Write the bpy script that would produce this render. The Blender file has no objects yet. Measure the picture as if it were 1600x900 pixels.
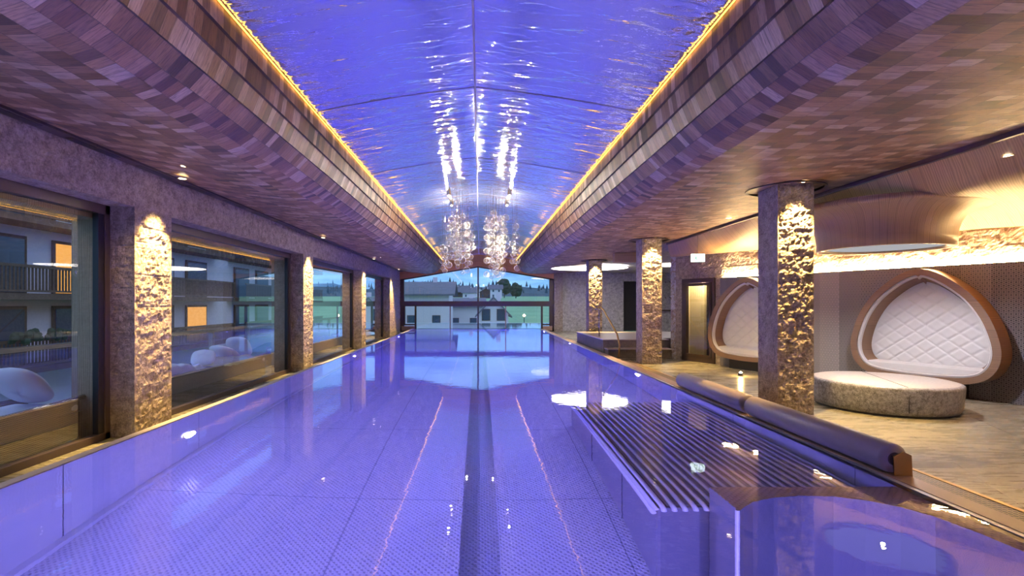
import bpy, bmesh, math, random
from mathutils import Vector, Matrix, noise
R = math.radians
PI = math.pi
random.seed(7)
sc = bpy.context.scene
COL = sc.collection

# ------------------------------------------------------------------ camera, world, exposure
cam_d = bpy.data.cameras.new('camera'); cam = bpy.data.objects.new('camera', cam_d); COL.objects.link(cam)
cam.location = (0, 0, 1.55); cam.rotation_euler = (R(90), 0, 0)
cam_d.sensor_width = 36; cam_d.lens = 18.0
cam_d.shift_x = 50/1600; cam_d.shift_y = 24/1600
cam_d.clip_start = .05; cam_d.clip_end = 3000
sc.camera = cam
sc.view_settings.view_transform = 'Standard'; sc.view_settings.look = 'None'
sc.view_settings.gamma = 1; sc.view_settings.use_curve_mapping = False
sc.view_settings.exposure = 0.55
cy = sc.cycles
cy.max_bounces = 12; cy.diffuse_bounces = 4; cy.glossy_bounces = 6; cy.transmission_bounces = 8; cy.transparent_max_bounces = 24
cy.caustics_reflective = False; cy.caustics_refractive = True
cy.sample_clamp_indirect = 6.0; cy.blur_glossy = 0.3
cy.use_denoising = True
WARM = (1.0, .64, .20)
POOLBLUE = (.27, .23, 1.0)     # paler lamps of the near half
POOLDEEP = (.06, .045, 1.0)    # deep blue lamps of the far half
POOL_W = 520

# ------------------------------------------------------------------ node helpers
class NT:
    def __init__(s, tree): s.t = tree; s.n = tree.nodes; s.l = tree.links
    def node(s, typ, **kw):
        n = s.n.new(typ)
        for k, v in kw.items(): setattr(n, k, v)
        return n
    def put(s, sock, v):
        if hasattr(v, 'is_linked') or isinstance(v, bpy.types.NodeSocket): s.l.new(v, sock)
        elif isinstance(v, (tuple, list)) and len(v) == 3 and sock.type == 'RGBA': sock.default_value = (*v, 1)
        else: sock.default_value = v
    def math(s, op, a, b=0.0, c=0.0):
        n = s.node('ShaderNodeMath', operation=op)
        s.put(n.inputs[0], a); s.put(n.inputs[1], b); s.put(n.inputs[2], c)
        return n.outputs[0]
    def mix(s, f, a, b, mode='MIX'):
        n = s.node('ShaderNodeMix', data_type='RGBA', blend_type=mode)
        s.put(n.inputs[0], f); s.put(n.inputs[6], a); s.put(n.inputs[7], b)
        return n.outputs[2]
    def ramp(s, f, stops):
        n = s.node('ShaderNodeValToRGB'); cr = n.color_ramp
        while len(cr.elements) < len(stops): cr.elements.new(.5)
        for e, (p, c) in zip(cr.elements, stops):
            e.position = p; e.color = (*c, 1) if len(c) == 3 else c
        s.put(n.inputs[0], f); return n.outputs[0]
    def noise(s, vec, scale=5, detail=4, rough=.5, dist=0):
        n = s.node('ShaderNodeTexNoise')
        if vec is not None: s.l.new(vec, n.inputs['Vector'])
        n.inputs['Scale'].default_value = scale; n.inputs['Detail'].default_value = detail
        n.inputs['Roughness'].default_value = rough; n.inputs['Distortion'].default_value = dist
        return n.outputs['Fac']
    def wn(s, a, b=0.0):
        c = s.node('ShaderNodeCombineXYZ'); s.put(c.inputs[0], a); s.put(c.inputs[1], b)
        n = s.node('ShaderNodeTexWhiteNoise', noise_dimensions='3D'); s.l.new(c.outputs[0], n.inputs['Vector'])
        return n.outputs['Value']
    def comb(s, a, b, c=0.0):
        n = s.node('ShaderNodeCombineXYZ')
        for i, v in enumerate((a, b, c)): s.put(n.inputs[i], v)
        return n.outputs[0]
    def sep(s, v):
        n = s.node('ShaderNodeSeparateXYZ'); s.l.new(v, n.inputs[0]); return n.outputs
    def bump(s, h, strength=.5, dist=.02, normal=None):
        n = s.node('ShaderNodeBump'); n.inputs['Strength'].default_value = strength; n.inputs['Distance'].default_value = dist
        s.put(n.inputs['Height'], h)
        if normal is not None: s.l.new(normal, n.inputs['Normal'])
        return n.outputs[0]
    def coord(s, kind='Object'): return s.node('ShaderNodeTexCoord').outputs[kind]
    def pos(s): return s.node('ShaderNodeNewGeometry').outputs['Position']
    def mapping(s, v, scale=(1,1,1), rot=(0,0,0), loc=(0,0,0)):
        n = s.node('ShaderNodeMapping'); s.l.new(v, n.inputs[0])
        n.inputs['Scale'].default_value = scale; n.inputs['Rotation'].default_value = rot; n.inputs['Location'].default_value = loc
        return n.outputs[0]

def newmat(name):
    m = bpy.data.materials.new(name); m.use_nodes = True
    nt = NT(m.node_tree); nt.n.clear()
    out = nt.node('ShaderNodeOutputMaterial')
    return m, nt, out
def principled(nt, out, **kw):
    p = nt.node('ShaderNodeBsdfPrincipled')
    for k, v in kw.items():
        nt.put(p.inputs[k.replace('_', ' ')], v)
    nt.l.new(p.outputs[0], out.inputs[0]); return p
def plain(name, col, rough=.5, metal=0.0, noise_amt=.15, nscale=8, bump=0.0, bscale=60, **kw):
    m, nt, out = newmat(name)
    o = nt.coord()
    f = nt.noise(o, nscale, 3)
    c = nt.mix(f, tuple(x*(1-noise_amt) for x in col), tuple(min(1, x*(1+noise_amt)) for x in col))
    p = principled(nt, out, Base_Color=c, Roughness=rough, Metallic=metal, **kw)
    if bump: nt.l.new(nt.bump(nt.noise(o, bscale, 4), bump, .01), p.inputs['Normal'])
    return m
def emit(name, col, strength):
    m, nt, out = newmat(name)
    e = nt.node('ShaderNodeEmission'); e.inputs[0].default_value = (*col, 1); e.inputs[1].default_value = strength
    nt.l.new(e.outputs[0], out.inputs[0]); return m

# ------------------------------------------------------------------ materials
def wood_tiles(name, row=.2, col=.115, warm=1.0):
    m, nt, out = newmat(name)
    uv = nt.sep(nt.coord('UV'))
    u, v = uv[0], uv[1]
    rowf = nt.math('DIVIDE', v, row); ri = nt.math('FLOOR', rowf)
    rr = nt.wn(ri, 3.3)
    colf = nt.math('ADD', nt.math('DIVIDE', u, col), nt.math('MULTIPLY', rr, 7.0)); ci = nt.math('FLOOR', colf)
    r1 = nt.wn(ri, ci); r2 = nt.wn(nt.math('ADD', ri, 51.7), ci)
    grain = nt.noise(nt.comb(nt.math('ADD', nt.math('MULTIPLY', u, 75.0), nt.math('MULTIPLY', r1, 40.0)), nt.math('ADD', nt.math('MULTIPLY', v, 7.0), nt.math('MULTIPLY', r2, 90.0)), 0.0), 1.0, 4, .6, .8)
    base = nt.ramp(r1, [(0, (.04, .022, .013)), (.15, (.09, .050, .028)), (.42, (.22, .128, .064)), (.70, (.35, .215, .115)), (.88, (.50, .36, .22)), (1, (.62, .49, .35))])
    base = nt.mix(nt.math('MULTIPLY', r2, .45), base, (.36*warm, .175, .055))
    g = nt.ramp(grain, [(.30, (.25, .25, .25)), (.47, (.85, .85, .85)), (.62, (1.15, 1.15, 1.15))])
    c = nt.mix(.8, base, nt.mix(1.0, base, g, 'MULTIPLY'))
    fr = nt.math('FRACT', rowf); fc = nt.math('FRACT', colf)
    er = nt.math('MINIMUM', fr, nt.math('SUBTRACT', 1.0, fr)); ec = nt.math('MINIMUM', fc, nt.math('SUBTRACT', 1.0, fc))
    gap = nt.math('MINIMUM', nt.math('MULTIPLY', er, row/.004), nt.math('MULTIPLY', ec, col/.003))
    gap = nt.math('MINIMUM', gap, 1.0)
    c = nt.mix(gap, (.03, .018, .014), c)
    h = nt.math('ADD', nt.math('MULTIPLY', r2, .5), nt.math('ADD', nt.math('MULTIPLY', grain, .12), nt.math('MULTIPLY', gap, .5)))
    principled(nt, out, Base_Color=c, Roughness=.48, Normal=nt.bump(h, .6, .006))
    return m
def planks(name, c0, c1, width=.14, axis='U', rough=.42, warm=0, knots=True, coord='UV'):
    m, nt, out = newmat(name)
    uv = nt.sep(nt.coord(coord)); u, v = uv[0], uv[1]
    if coord == 'Object': u, v = nt.math('ADD', uv[0], uv[1]), uv[2]
    if axis == 'V': u, v = v, u
    pf = nt.math('DIVIDE', v, width); pi_ = nt.math('FLOOR', pf); r1 = nt.wn(pi_, 2.2)
    w = nt.node('ShaderNodeTexWave', wave_type='BANDS', bands_direction='Y')
    vec = nt.comb(nt.math('ADD', nt.math('MULTIPLY', u, .9), nt.math('MULTIPLY', r1, 31.0)), nt.math('ADD', nt.math('MULTIPLY', v, 9.0), nt.math('MULTIPLY', r1, 13.0)), 0.0)
    nt.l.new(vec, w.inputs['Vector']); w.inputs['Scale'].default_value = 1.3; w.inputs['Distortion'].default_value = 9; w.inputs['Detail'].default_value = 3; w.inputs['Detail Scale'].default_value = .7
    c = nt.mix(w.outputs['Fac'], c0, c1)
    c = nt.mix(nt.math('MULTIPLY', r1, .45), c, tuple(x*.55 for x in c0))
    fr = nt.math('FRACT', pf); e = nt.math('MINIMUM', nt.math('MULTIPLY', nt.math('MINIMUM', fr, nt.math('SUBTRACT', 1.0, fr)), width/.003), 1.0)
    c = nt.mix(e, (.04, .025, .015), c)
    principled(nt, out, Base_Color=c, Roughness=rough, Normal=nt.bump(nt.math('ADD', nt.math('MULTIPLY', w.outputs['Fac'], .2), e), .3, .004))
    return m
def stone_mat(name, c0=(.16, .12, .095), c1=(.52, .43, .35), rough=.75, scale=9, bstr=.9, bd=.02):
    m, nt, out = newmat(name)
    o = nt.coord()
    f = nt.noise(o, scale, 8, .65); f2 = nt.noise(o, scale*4.5, 6, .7); f3 = nt.noise(o, 1.3, 3)
    c = nt.ramp(nt.math('ADD', nt.math('MULTIPLY', f, .5), nt.math('MULTIPLY', f2, .5)), [(.40, c0), (.50, tuple((a+b)/2 for a, b in zip(c0, c1))), (.60, c1)])
    c = nt.mix(nt.math('MULTIPLY', f3, .4), c, (.26, .22, .21))
    principled(nt, out, Base_Color=c, Roughness=rough, Normal=nt.bump(nt.math('ADD', f, nt.math('MULTIPLY', f2, .6)), bstr, bd))
    return m
def water_mat():
    m, nt, out = newmat('water')
    g = nt.node('ShaderNodeBsdfGlass'); g.inputs['IOR'].default_value = 1.333; g.inputs['Roughness'].default_value = 0
    g.inputs['Color'].default_value = (.97, .985, 1, 1)
    p = nt.pos()
    n1 = nt.noise(nt.mapping(p, (1, 1, 1)), 2.2, 3, .5); n2 = nt.noise(p, 11, 2)
    nt.l.new(nt.bump(nt.math('ADD', n1, nt.math('MULTIPLY', n2, .22)), .075, .02), g.inputs['Normal'])
    nt.l.new(g.outputs[0], out.inputs[0]); return m
def film_mat():
    m, nt, out = newmat('stretched_film')
    p = nt.pos()
    n1 = nt.noise(nt.mapping(p, (1.1, 3.2, 1)), 1.5, 3, .55, .5); n2 = nt.noise(nt.mapping(p, (1.6, 2.6, 1)), 5.5, 3, .5)
    b = nt.bump(nt.math('ADD', n1, nt.math('MULTIPLY', n2, .20)), .58, .055)
    g = nt.node('ShaderNodeBsdfGlossy'); g.inputs['Color'].default_value = (.90, .92, .97, 1); g.inputs['Roughness'].default_value = .035
    nt.l.new(b, g.inputs['Normal'])
    d = nt.node('ShaderNodeBsdfDiffuse'); d.inputs['Color'].default_value = (.6, .62, .7, 1)
    x = nt.node('ShaderNodeMixShader'); x.inputs[0].default_value = .90
    nt.l.new(d.outputs[0], x.inputs[1]); nt.l.new(g.outputs[0], x.inputs[2]); nt.l.new(x.outputs[0], out.inputs[0]); return m
def pane_mat(name='pane_glass', ior=1.55, tint=(.93, .96, .97), boost=1.0):
    m, nt, out = newmat(name)
    f = nt.node('ShaderNodeFresnel'); f.inputs[0].default_value = ior
    t = nt.node('ShaderNodeBsdfTransparent'); t.inputs[0].default_value = (*tint, 1)
    g = nt.node('ShaderNodeBsdfGlossy'); g.inputs['Roughness'].default_value = 0; g.inputs['Color'].default_value = (1, 1, 1, 1)
    x = nt.node('ShaderNodeMixShader'); nt.put(x.inputs[0], nt.math('MINIMUM', nt.math('MULTIPLY', f.outputs[0], boost), 1.0))
    nt.l.new(t.outputs[0], x.inputs[1]); nt.l.new(g.outputs[0], x.inputs[2]); nt.l.new(x.outputs[0], out.inputs[0]); return m
def bubble_mat():
    m, nt, out = newmat('blown_glass')
    lw = nt.node('ShaderNodeLayerWeight'); lw.inputs[0].default_value = .5
    t = nt.node('ShaderNodeBsdfTransparent'); t.inputs[0].default_value = (.97, .97, .96, 1)
    g = nt.node('ShaderNodeBsdfGlossy'); g.inputs['Roughness'].default_value = .04
    tr = nt.node('ShaderNodeBsdfTranslucent'); tr.inputs[0].default_value = (1, .93, .84, 1)
    df = nt.node('ShaderNodeBsdfDiffuse'); df.inputs[0].default_value = (1, .93, .84, 1)
    rim = nt.node('ShaderNodeMixShader'); rim.inputs[0].default_value = .5
    nt.l.new(tr.outputs[0], rim.inputs[1]); nt.l.new(df.outputs[0], rim.inputs[2])
    x1 = nt.node('ShaderNodeMixShader'); x1.inputs[0].default_value = .10
    nt.l.new(t.outputs[0], x1.inputs[1]); nt.l.new(g.outputs[0], x1.inputs[2])
    x = nt.node('ShaderNodeMixShader'); nt.put(x.inputs[0], nt.ramp(lw.outputs['Facing'], [(.0, (.02,)*3), (.55, (.04,)*3), (.72, (.65,)*3), (1.0, (.9,)*3)]))
    nt.l.new(x1.outputs[0], x.inputs[1]); nt.l.new(rim.outputs[0], x.inputs[2]); nt.l.new(x.outputs[0], out.inputs[0]); return m
def steel_mat(name, tread=False, base=(.62, .63, .68), rough=.33, metal=.3):
    m, nt, out = newmat(name)
    p = nt.pos()
    f = nt.noise(nt.mapping(p, (1.2, .3, 1)), 2.0, 3)
    c = nt.mix(f, tuple(x*.86 for x in base), base)
    kw = {}
    if tread:
        s = nt.sep(p)
        k = 2*PI/.062
        a = nt.math('MULTIPLY', nt.math('SINE', nt.math('MULTIPLY', s[0], k)), nt.math('SINE', nt.math('MULTIPLY', s[1], k)))
        h = nt.math('MAXIMUM', a, -.15)
        seam = nt.math('LESS_THAN', nt.math('ABSOLUTE', nt.math('SUBTRACT', nt.math('FRACT', nt.math('DIVIDE', s[1], 2.4)), .5)), .003)
        seamx = nt.math('LESS_THAN', nt.math('ABSOLUTE', nt.math('SUBTRACT', nt.math('ABSOLUTE', s[0]), 1.42)), .008)
        c = nt.mix(nt.math('MAXIMUM', seam, seamx), c, (.35, .36, .42))
        hi = nt.math('MAXIMUM', a, 0.0)
        c = nt.mix(nt.math('MULTIPLY', hi, .5), c, tuple(x*.45 for x in base))
        kw['Normal'] = nt.bump(h, 1.0, .007)
    principled(nt, out, Base_Color=c, Roughness=rough, Metallic=metal, **kw)
    return m
def hexpattern():
    m, nt, out = newmat('patterned_cladding')
    o = nt.sep(nt.coord('UV')); u, v = o[0], o[1]
    s = .062
    row = nt.math('FLOOR', nt.math('DIVIDE', v, s*.866)); odd = nt.math('MODULO', row, 2.0)
    uu = nt.math('SUBTRACT', nt.math('FRACT', nt.math('ADD', nt.math('DIVIDE', u, s), nt.math('MULTIPLY', odd, .5))), .5)
    vv = nt.math('MULTIPLY', nt.math('SUBTRACT', nt.math('FRACT', nt.math('DIVIDE', v, s*.866)), .5), .866)
    r = nt.math('SQRT', nt.math('ADD', nt.math('MULTIPLY', uu, uu), nt.math('MULTIPLY', vv, vv)))
    ring = nt.math('LESS_THAN', nt.math('ABSOLUTE', nt.math('SUBTRACT', r, .36)), .085)
    band = nt.wn(nt.math('FLOOR', nt.math('DIVIDE', u, .42)), 9.0)
    bg = nt.ramp(band, [(0, (.045, .045, .06)), (.5, (.08, .08, .10)), (.8, (.12, .12, .145)), (.95, (.34, .33, .38))])
    fg = nt.ramp(band, [(0, (.20, .195, .22)), (.6, (.27, .26, .29)), (1, (.14, .14, .17))])
    c = nt.mix(ring, bg, fg)
    principled(nt, out, Base_Color=c, Roughness=.6, Normal=nt.bump(ring, .4, .004)); return m
def floor_stone():
    m, nt, out = newmat('floor_stone')
    p = nt.pos()
    f = nt.noise(nt.mapping(p, (.7, 2.2, 1), (0, 0, R(25))), 1.1, 10, .58, .6); f2 = nt.noise(p, 14, 5)
    f4 = nt.noise(nt.mapping(p, (1.2, 9, 1), (0, 0, R(25))), 2.2, 8, .65, .8)
    f = nt.math('ADD', nt.math('MULTIPLY', f, .45), nt.math('MULTIPLY', f4, .55))
    c = nt.ramp(f, [(.28, (.17, .16, .13)), (.45, (.26, .24, .18)), (.6, (.33, .305, .23)), (.75, (.42, .39, .30))])
    c = nt.mix(nt.math('MULTIPLY', f2, .3), c, (.2, .18, .16))
    s = nt.sep(nt.mapping(p, (1, 1, 1), (0, 0, R(24))))
    g1 = nt.math('LESS_THAN', nt.math('FRACT', nt.math('DIVIDE', s[0], 1.2)), .004); g2 = nt.math('LESS_THAN', nt.math('FRACT', nt.math('DIVIDE', s[1], .9)), .005)
    g = nt.math('MAXIMUM', g1, g2)
    c = nt.mix(g, c, (.09, .08, .07))
    principled(nt, out, Base_Color=c, Roughness=nt.math('ADD', nt.math('MULTIPLY', f, .35), .1), Normal=nt.bump(nt.math('ADD', f, nt.math('MULTIPLY', f2, .2)), .12, .01))
    return m
def wicker():
    m, nt, out = newmat('wicker')
    s = nt.sep(nt.coord())
    a = nt.math('SINE', nt.math('MULTIPLY', s[2], 260.0)); u = nt.math('ADD', s[0], s[1])
    b = nt.math('SINE', nt.math('ADD', nt.math('MULTIPLY', u, 150.0), nt.math('MULTIPLY', nt.math('FLOOR', nt.math('MULTIPLY', s[2], 82.8)), PI)))
    h = nt.math('ADD', nt.math('MULTIPLY', a, .5), nt.math('MULTIPLY', b, .5))
    c = nt.mix(nt.math('ADD', nt.math('MULTIPLY', h, .5), .5), (.10, .07, .04), (.36, .28, .19))
    principled(nt, out, Base_Color=c, Roughness=.6, Normal=nt.bump(h, .8, .006)); return m

M = {}
M['tiles'] = wood_tiles('wood_tiles')
M['planks'] = planks('larch_planks', (.56, .37, .20), (.36, .22, .11), .15)
M['drumwood'] = planks('bent_larch', (.50, .34, .20), (.34, .22, .12), .13, 'V')
M['fascia'] = planks('fascia_wood', (.88, .42, .12), (.60, .27, .07), .3)
M['stone'] = stone_mat('split_stone')
M['stonegrey'] = stone_mat('grey_stone', (.26, .25, .28), (.66, .64, .68), .7, 6, .6)
M['bench'] = stone_mat('bench_stone', (.028, .03, .038), (.38, .40, .48), .4, 20, .3, .006)
M['benchtop'] = stone_mat('bench_top_stone', (.42, .38, .36), (.60, .56, .53), .45, 26, .08, .004)
M['water'] = water_mat(); M['film'] = film_mat(); M['pane'] = pane_mat(boost=2.6); M['bubble'] = bubble_mat()
M['steel'] = steel_mat('pool_steel'); M['tread'] = steel_mat('pool_tread', True, (.66, .67, .72), .26, .5)
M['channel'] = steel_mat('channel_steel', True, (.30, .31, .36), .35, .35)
M['rimtread'] = steel_mat('rim_tread', True, (.66, .5, .42), .35, .4)  # reddish base puts the reflected wood ceiling into the steel colour
M['tubes'] = steel_mat('polished_tubes', False, (.85, .85, .88), .22, .35)
M['benchsteel'] = steel_mat('bench_steel', False, (.11, .11, .15), .3, .4)
M['darksteel'] = steel_mat('bench_recess_steel', False, (.30, .30, .36), .4, .2)
M['chrome'] = plain('chrome', (.75, .74, .72), .12, 1.0, .03)
M['bronze'] = plain('bronze_frame', (.085, .06, .055), .4, .4, .1)
M['black'] = plain('black_gasket', (.012, .012, .016), .4)
M['coping'] = plain('coping_stone', (.42, .27, .19), .35, 0, .2, 3)
M['copingpale'] = plain('pale_coping', (.55, .47, .45), .35, 0, .1, 3)
M['floor'] = floor_stone()
M['hex'] = hexpattern()
M['vinyl'] = plain('taupe_vinyl', (.33, .27, .27), .42, 0, .05)
M['brass'] = plain('brass_bracket', (.55, .36, .13), .3, .7, .05)
M['frame'] = planks('frame_wood', (.26, .16, .105), (.175, .105, .068), .5, 'U', .45, coord='Object')
M['white'] = plain('white_upholstery', (.66, .64, .66), .7, 0, .03)
M['cream'] = plain('cream_plaster', (.80, .66, .36), .8, 0, .04)
M['wicker'] = wicker()
M['towel'] = plain('pale_towel', (.72, .70, .82), .9, 0, .08, 4, .4, 90)
M['khaki'] = plain('khaki_blanket', (.40, .33, .17), .9, 0, .15, 4, .4, 60)
M['greywood'] = planks('weathered_wood', (.55, .40, .28), (.36, .25, .17), .35, 'V', .7, coord='Object')
M['railwood'] = planks('rail_wood', (.50, .44, .38), (.34, .28, .23), .3, 'U', .7, coord='Object')
M['led'] = emit('led_gold', (1.0, .47, .05), 5.5)
M['cove'] = emit('cove_led', (1.0, .66, .28), 180.0)
M['lens'] = emit('lamp_lens', (1.0, .80, .5), 14.0)
M['uwlens'] = emit('underwater_lens', (.55, .5, 1.0), 9.0)
M['disc'] = emit('round_panel', (1.0, .92, .88), 5.0)
M['drumpanel'] = emit('drum_panel', (.95, .95, 1.0), .30)
M['exit'] = emit('exit_white', (.85, 1.0, .95), 3.0); M['exitgreen'] = emit('exit_green', (.0, .45, .2), .8)
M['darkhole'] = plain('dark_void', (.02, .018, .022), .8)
M['riser'] = stone_mat('riser_stone', (.10, .09, .08), (.20, .18, .16), .6, 5, .3)
M['grate'] = None
def grate_mat():
    m, nt, out = newmat('drain_grate'); s = nt.sep(nt.pos()); k = 2*PI/.085
    a = nt.math('MULTIPLY', nt.math('SINE', nt.math('MULTIPLY', nt.math('ADD', s[0], s[1]), k)), nt.math('SINE', nt.math('MULTIPLY', nt.math('SUBTRACT', s[0], s[1]), k)))
    f = nt.math('GREATER_THAN', a, .05)
    principled(nt, out, Base_Color=nt.mix(f, (.36, .26, .13), (.035, .025, .02)), Roughness=.5, Normal=nt.bump(nt.math('SUBTRACT', 1.0, f), .6, .01)); return m
M['grate'] = grate_mat()
M['housewhite'] = plain('house_render', (.88, .74, .82), .9, 0, .06)
M['houseroof'] = plain('house_roof', (.17, .16, .20), .8, 0, .2, 2)
M['housewood'] = plain('house_timber', (.13, .075, .05), .8, 0, .3, 3)
M['winblue'] = plain('window_dark', (.06, .09, .14), .15)
M['winlit'] = emit('window_lit', (1.0, .45, .10), .8)
M['curtain'] = plain('curtain', (.55, .60, .66), .8)
M['grass'] = plain('meadow', (.24, .42, .22), .95, 0, .35, .12)
M['leaf'] = plain('leaf', (.03, .06, .035), .9, 0, .5, 1.5)
M['forest'] = plain('forest', (.06, .10, .13), 1.0, 0, .6, .05)  # bluish tone puts distance haze into the tree colour
M['bark'] = plain('bark', (.06, .045, .035), .9)
M['flower'] = plain('flowers', (.55, .35, .30), .8, 0, .5, 30)
M['terrace'] = plain('terrace_deck', (.17, .14, .12), .7, 0, .2, 3)
M['palesteel'] = plain('outdoor_basin', (.55, .68, .75), .5)

# ------------------------------------------------------------------ mesh builder
class MB:
    def __init__(s): s.v = []; s.f = []; s.uv = []; s.mi = []
    def face(s, pts, uvs=None, mi=0):
        b = len(s.v); s.v += [tuple(p) for p in pts]; s.f.append(tuple(range(b, b+len(pts))))
        s.uv.append(uvs or [(p[0], p[1]) for p in pts]); s.mi.append(mi); return s
    def box(s, x0, x1, y0, y1, z0, z1, mi=0):
        P = [(x0,y0,z0),(x1,y0,z0),(x1,y1,z0),(x0,y1,z0),(x0,y0,z1),(x1,y0,z1),(x1,y1,z1),(x0,y1,z1)]
        b = len(s.v); s.v += P
        for q, ax in (((0,3,2,1),2),((4,5,6,7),2),((0,1,5,4),1),((2,3,7,6),1),((1,2,6,5),0),((3,0,4,7),0)):
            s.f.append(tuple(b+i for i in q))
            s.uv.append([((P[i][0], P[i][1]) if ax == 2 else (P[i][0], P[i][2]) if ax == 1 else (P[i][1], P[i][2])) for i in q]); s.mi.append(mi)
        return s
    def grid(s, fn, nu, nv, uvfn=None, closeu=False, mi=0, flip=False):
        b = len(s.v)
        nuv = nu if closeu else nu+1
        for j in range(nv+1):
            for i in range(nuv): s.v.append(tuple(fn(i/nu, j/nv)))
        for j in range(nv):
            for i in range(nu):
                i2 = (i+1) % nuv if closeu else i+1
                q = (b+j*nuv+i, b+j*nuv+i2, b+(j+1)*nuv+i2, b+(j+1)*nuv+i)
                uvq = [(i/nu, j/nv), ((i+1)/nu, j/nv), ((i+1)/nu, (j+1)/nv), (i/nu, (j+1)/nv)]
                if uvfn: uvq = [uvfn(*t) for t in uvq]
                if flip: q = q[::-1]; uvq = uvq[::-1]
                s.f.append(q); s.uv.append(uvq); s.mi.append(mi)
        return s
    def tube(s, pts, r, n=10, caps=True):
        pts = [Vector(p) for p in pts]; rs = r if isinstance(r, (list, tuple)) else [r]*len(pts)
        b = len(s.v)
        for k, p in enumerate(pts):
            t = (pts[min(k+1, len(pts)-1)] - pts[max(k-1, 0)]).normalized()
            a = t.cross(Vector((0,0,1)));
            if a.length < .05: a = t.cross(Vector((0,1,0)))
            a.normalize(); c = a.cross(t)
            for i in range(n):
                th = 2*PI*i/n; s.v.append(tuple(p + (a*math.cos(th) + c*math.sin(th))*rs[k]))
        for k in range(len(pts)-1):
            for i in range(n):
                i2 = (i+1) % n
                s.f.append((b+k*n+i, b+k*n+i2, b+(k+1)*n+i2, b+(k+1)*n+i)); s.uv.append([(0,0)]*4); s.mi.append(0)
        if caps:
            s.f.append(tuple(b+i for i in range(n))[::-1]); s.uv.append([(0,0)]*n); s.mi.append(0)
            e = b+(len(pts)-1)*n
            s.f.append(tuple(e+i for i in range(n))); s.uv.append([(0,0)]*n); s.mi.append(0)
        return s
    def lathe(s, prof, c=(0,0), n=48, a0=0, a1=2*PI):
        L = [0]
        for k in range(1, len(prof)): L.append(L[-1] + math.hypot(prof[k][0]-prof[k-1][0], prof[k][1]-prof[k-1][1]))
        m = len(prof)-1
        rm = max(p[0] for p in prof)
        full = abs(a1-a0-2*PI) < 1e-6
        def fn(u, v):
            k = int(round(v*m)); r, z = prof[k]; a = a0+(a1-a0)*u
            return (c[0]+r*math.cos(a), c[1]+r*math.sin(a), z)
        return s.grid(fn, n, m, lambda u, v: (u*(a1-a0)*rm, L[int(round(v*m))]), closeu=full)
    def prism(s, poly, z0, z1, mi=0):
        n = len(poly); b = len(s.v)
        s.v += [(x, y, z0) for x, y in poly] + [(x, y, z1) for x, y in poly]
        s.f.append(tuple(b+i for i in range(n))[::-1]); s.uv.append([poly[i] for i in range(n)][::-1]); s.mi.append(mi)
        s.f.append(tuple(b+n+i for i in range(n))); s.uv.append(list(poly)); s.mi.append(mi)
        for i in range(n):
            j = (i+1) % n
            s.f.append((b+i, b+j, b+n+j, b+n+i)); s.uv.append([(i*.1, z0), (i*.1+.1, z0), (i*.1+.1, z1), (i*.1, z1)]); s.mi.append(mi)
        return s
    def ball(s, c, r, nu=12, nv=8, sq=(1,1,1)):
        return s.grid(lambda u, v: (c[0]+sq[0]*r*math.sin(PI*v)*math.cos(2*PI*u), c[1]+sq[1]*r*math.sin(PI*v)*math.sin(2*PI*u), c[2]-sq[2]*r*math.cos(PI*v)), nu, nv, closeu=True)
    def build(s, name, mats, parent=None, smooth=False, bevel=0, loc=None, rotz=0, **tags):
        me = bpy.data.meshes.new(name); me.from_pydata(s.v, [], s.f)
        uvl = me.uv_layers.new(name='UVMap'); k = 0
        flat = []
        for q in s.uv:
            for t in q: flat += [t[0], t[1]]
        uvl.data.foreach_set('uv', flat)
        if not isinstance(mats, (list, tuple)): mats = [mats]
        for m in mats: me.materials.append(m)
        if len(mats) > 1: me.polygons.foreach_set('material_index', s.mi)
        if smooth: me.polygons.foreach_set('use_smooth', [True]*len(me.polygons))
        me.validate(); me.update()
        o = bpy.data.objects.new(name, me); COL.objects.link(o)
        if parent: o.parent = parent
        if loc: o.location = loc
        if rotz: o.rotation_euler.z = rotz
        if bevel:
            w = o.modifiers.new('bevel', 'BEVEL'); w.width = bevel; w.segments = 2; w.limit_method = 'ANGLE'
        for kk, vv in tags.items(): o[kk] = vv
        return o
def empty(name, loc=(0,0,0), rotz=0, label=None, category=None, group=None, kind=None, parent=None):
    o = bpy.data.objects.new(name, None); COL.objects.link(o); o.location = loc; o.rotation_euler.z = rotz
    o.empty_display_size = .1
    if label: o['label'] = label
    if category: o['category'] = category
    if group: o['group'] = group
    if kind: o['kind'] = kind
    if parent: o.parent = parent
    return o
def copy_tree(o, parent=None):
    c = o.copy(); COL.objects.link(c)
    if parent is not None: c.parent = parent
    for ch in [x for x in bpy.data.objects if x.parent == o and x is not c]: copy_tree(ch, c)
    return c
def lamp(name, typ, loc, energy, color, parent=None, rot=None, **kw):
    d = bpy.data.lights.new(name, typ); d.energy = energy; d.color = color
    for k, v in kw.items(): setattr(d, k, v)
    o = bpy.data.objects.new(name, d); COL.objects.link(o); o.location = loc
    if rot: o.rotation_euler = rot
    if parent: o.parent = parent
    return o
def S(o, label=None):
    o['kind'] = 'structure'
    if label: o['label'] = label
    return o
def fbm(x, y, z, sc_=1.0, oct_=4):
    return noise.fractal(Vector((x*sc_, y*sc_, z*sc_)), 1.0, 2.0, oct_)
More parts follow.
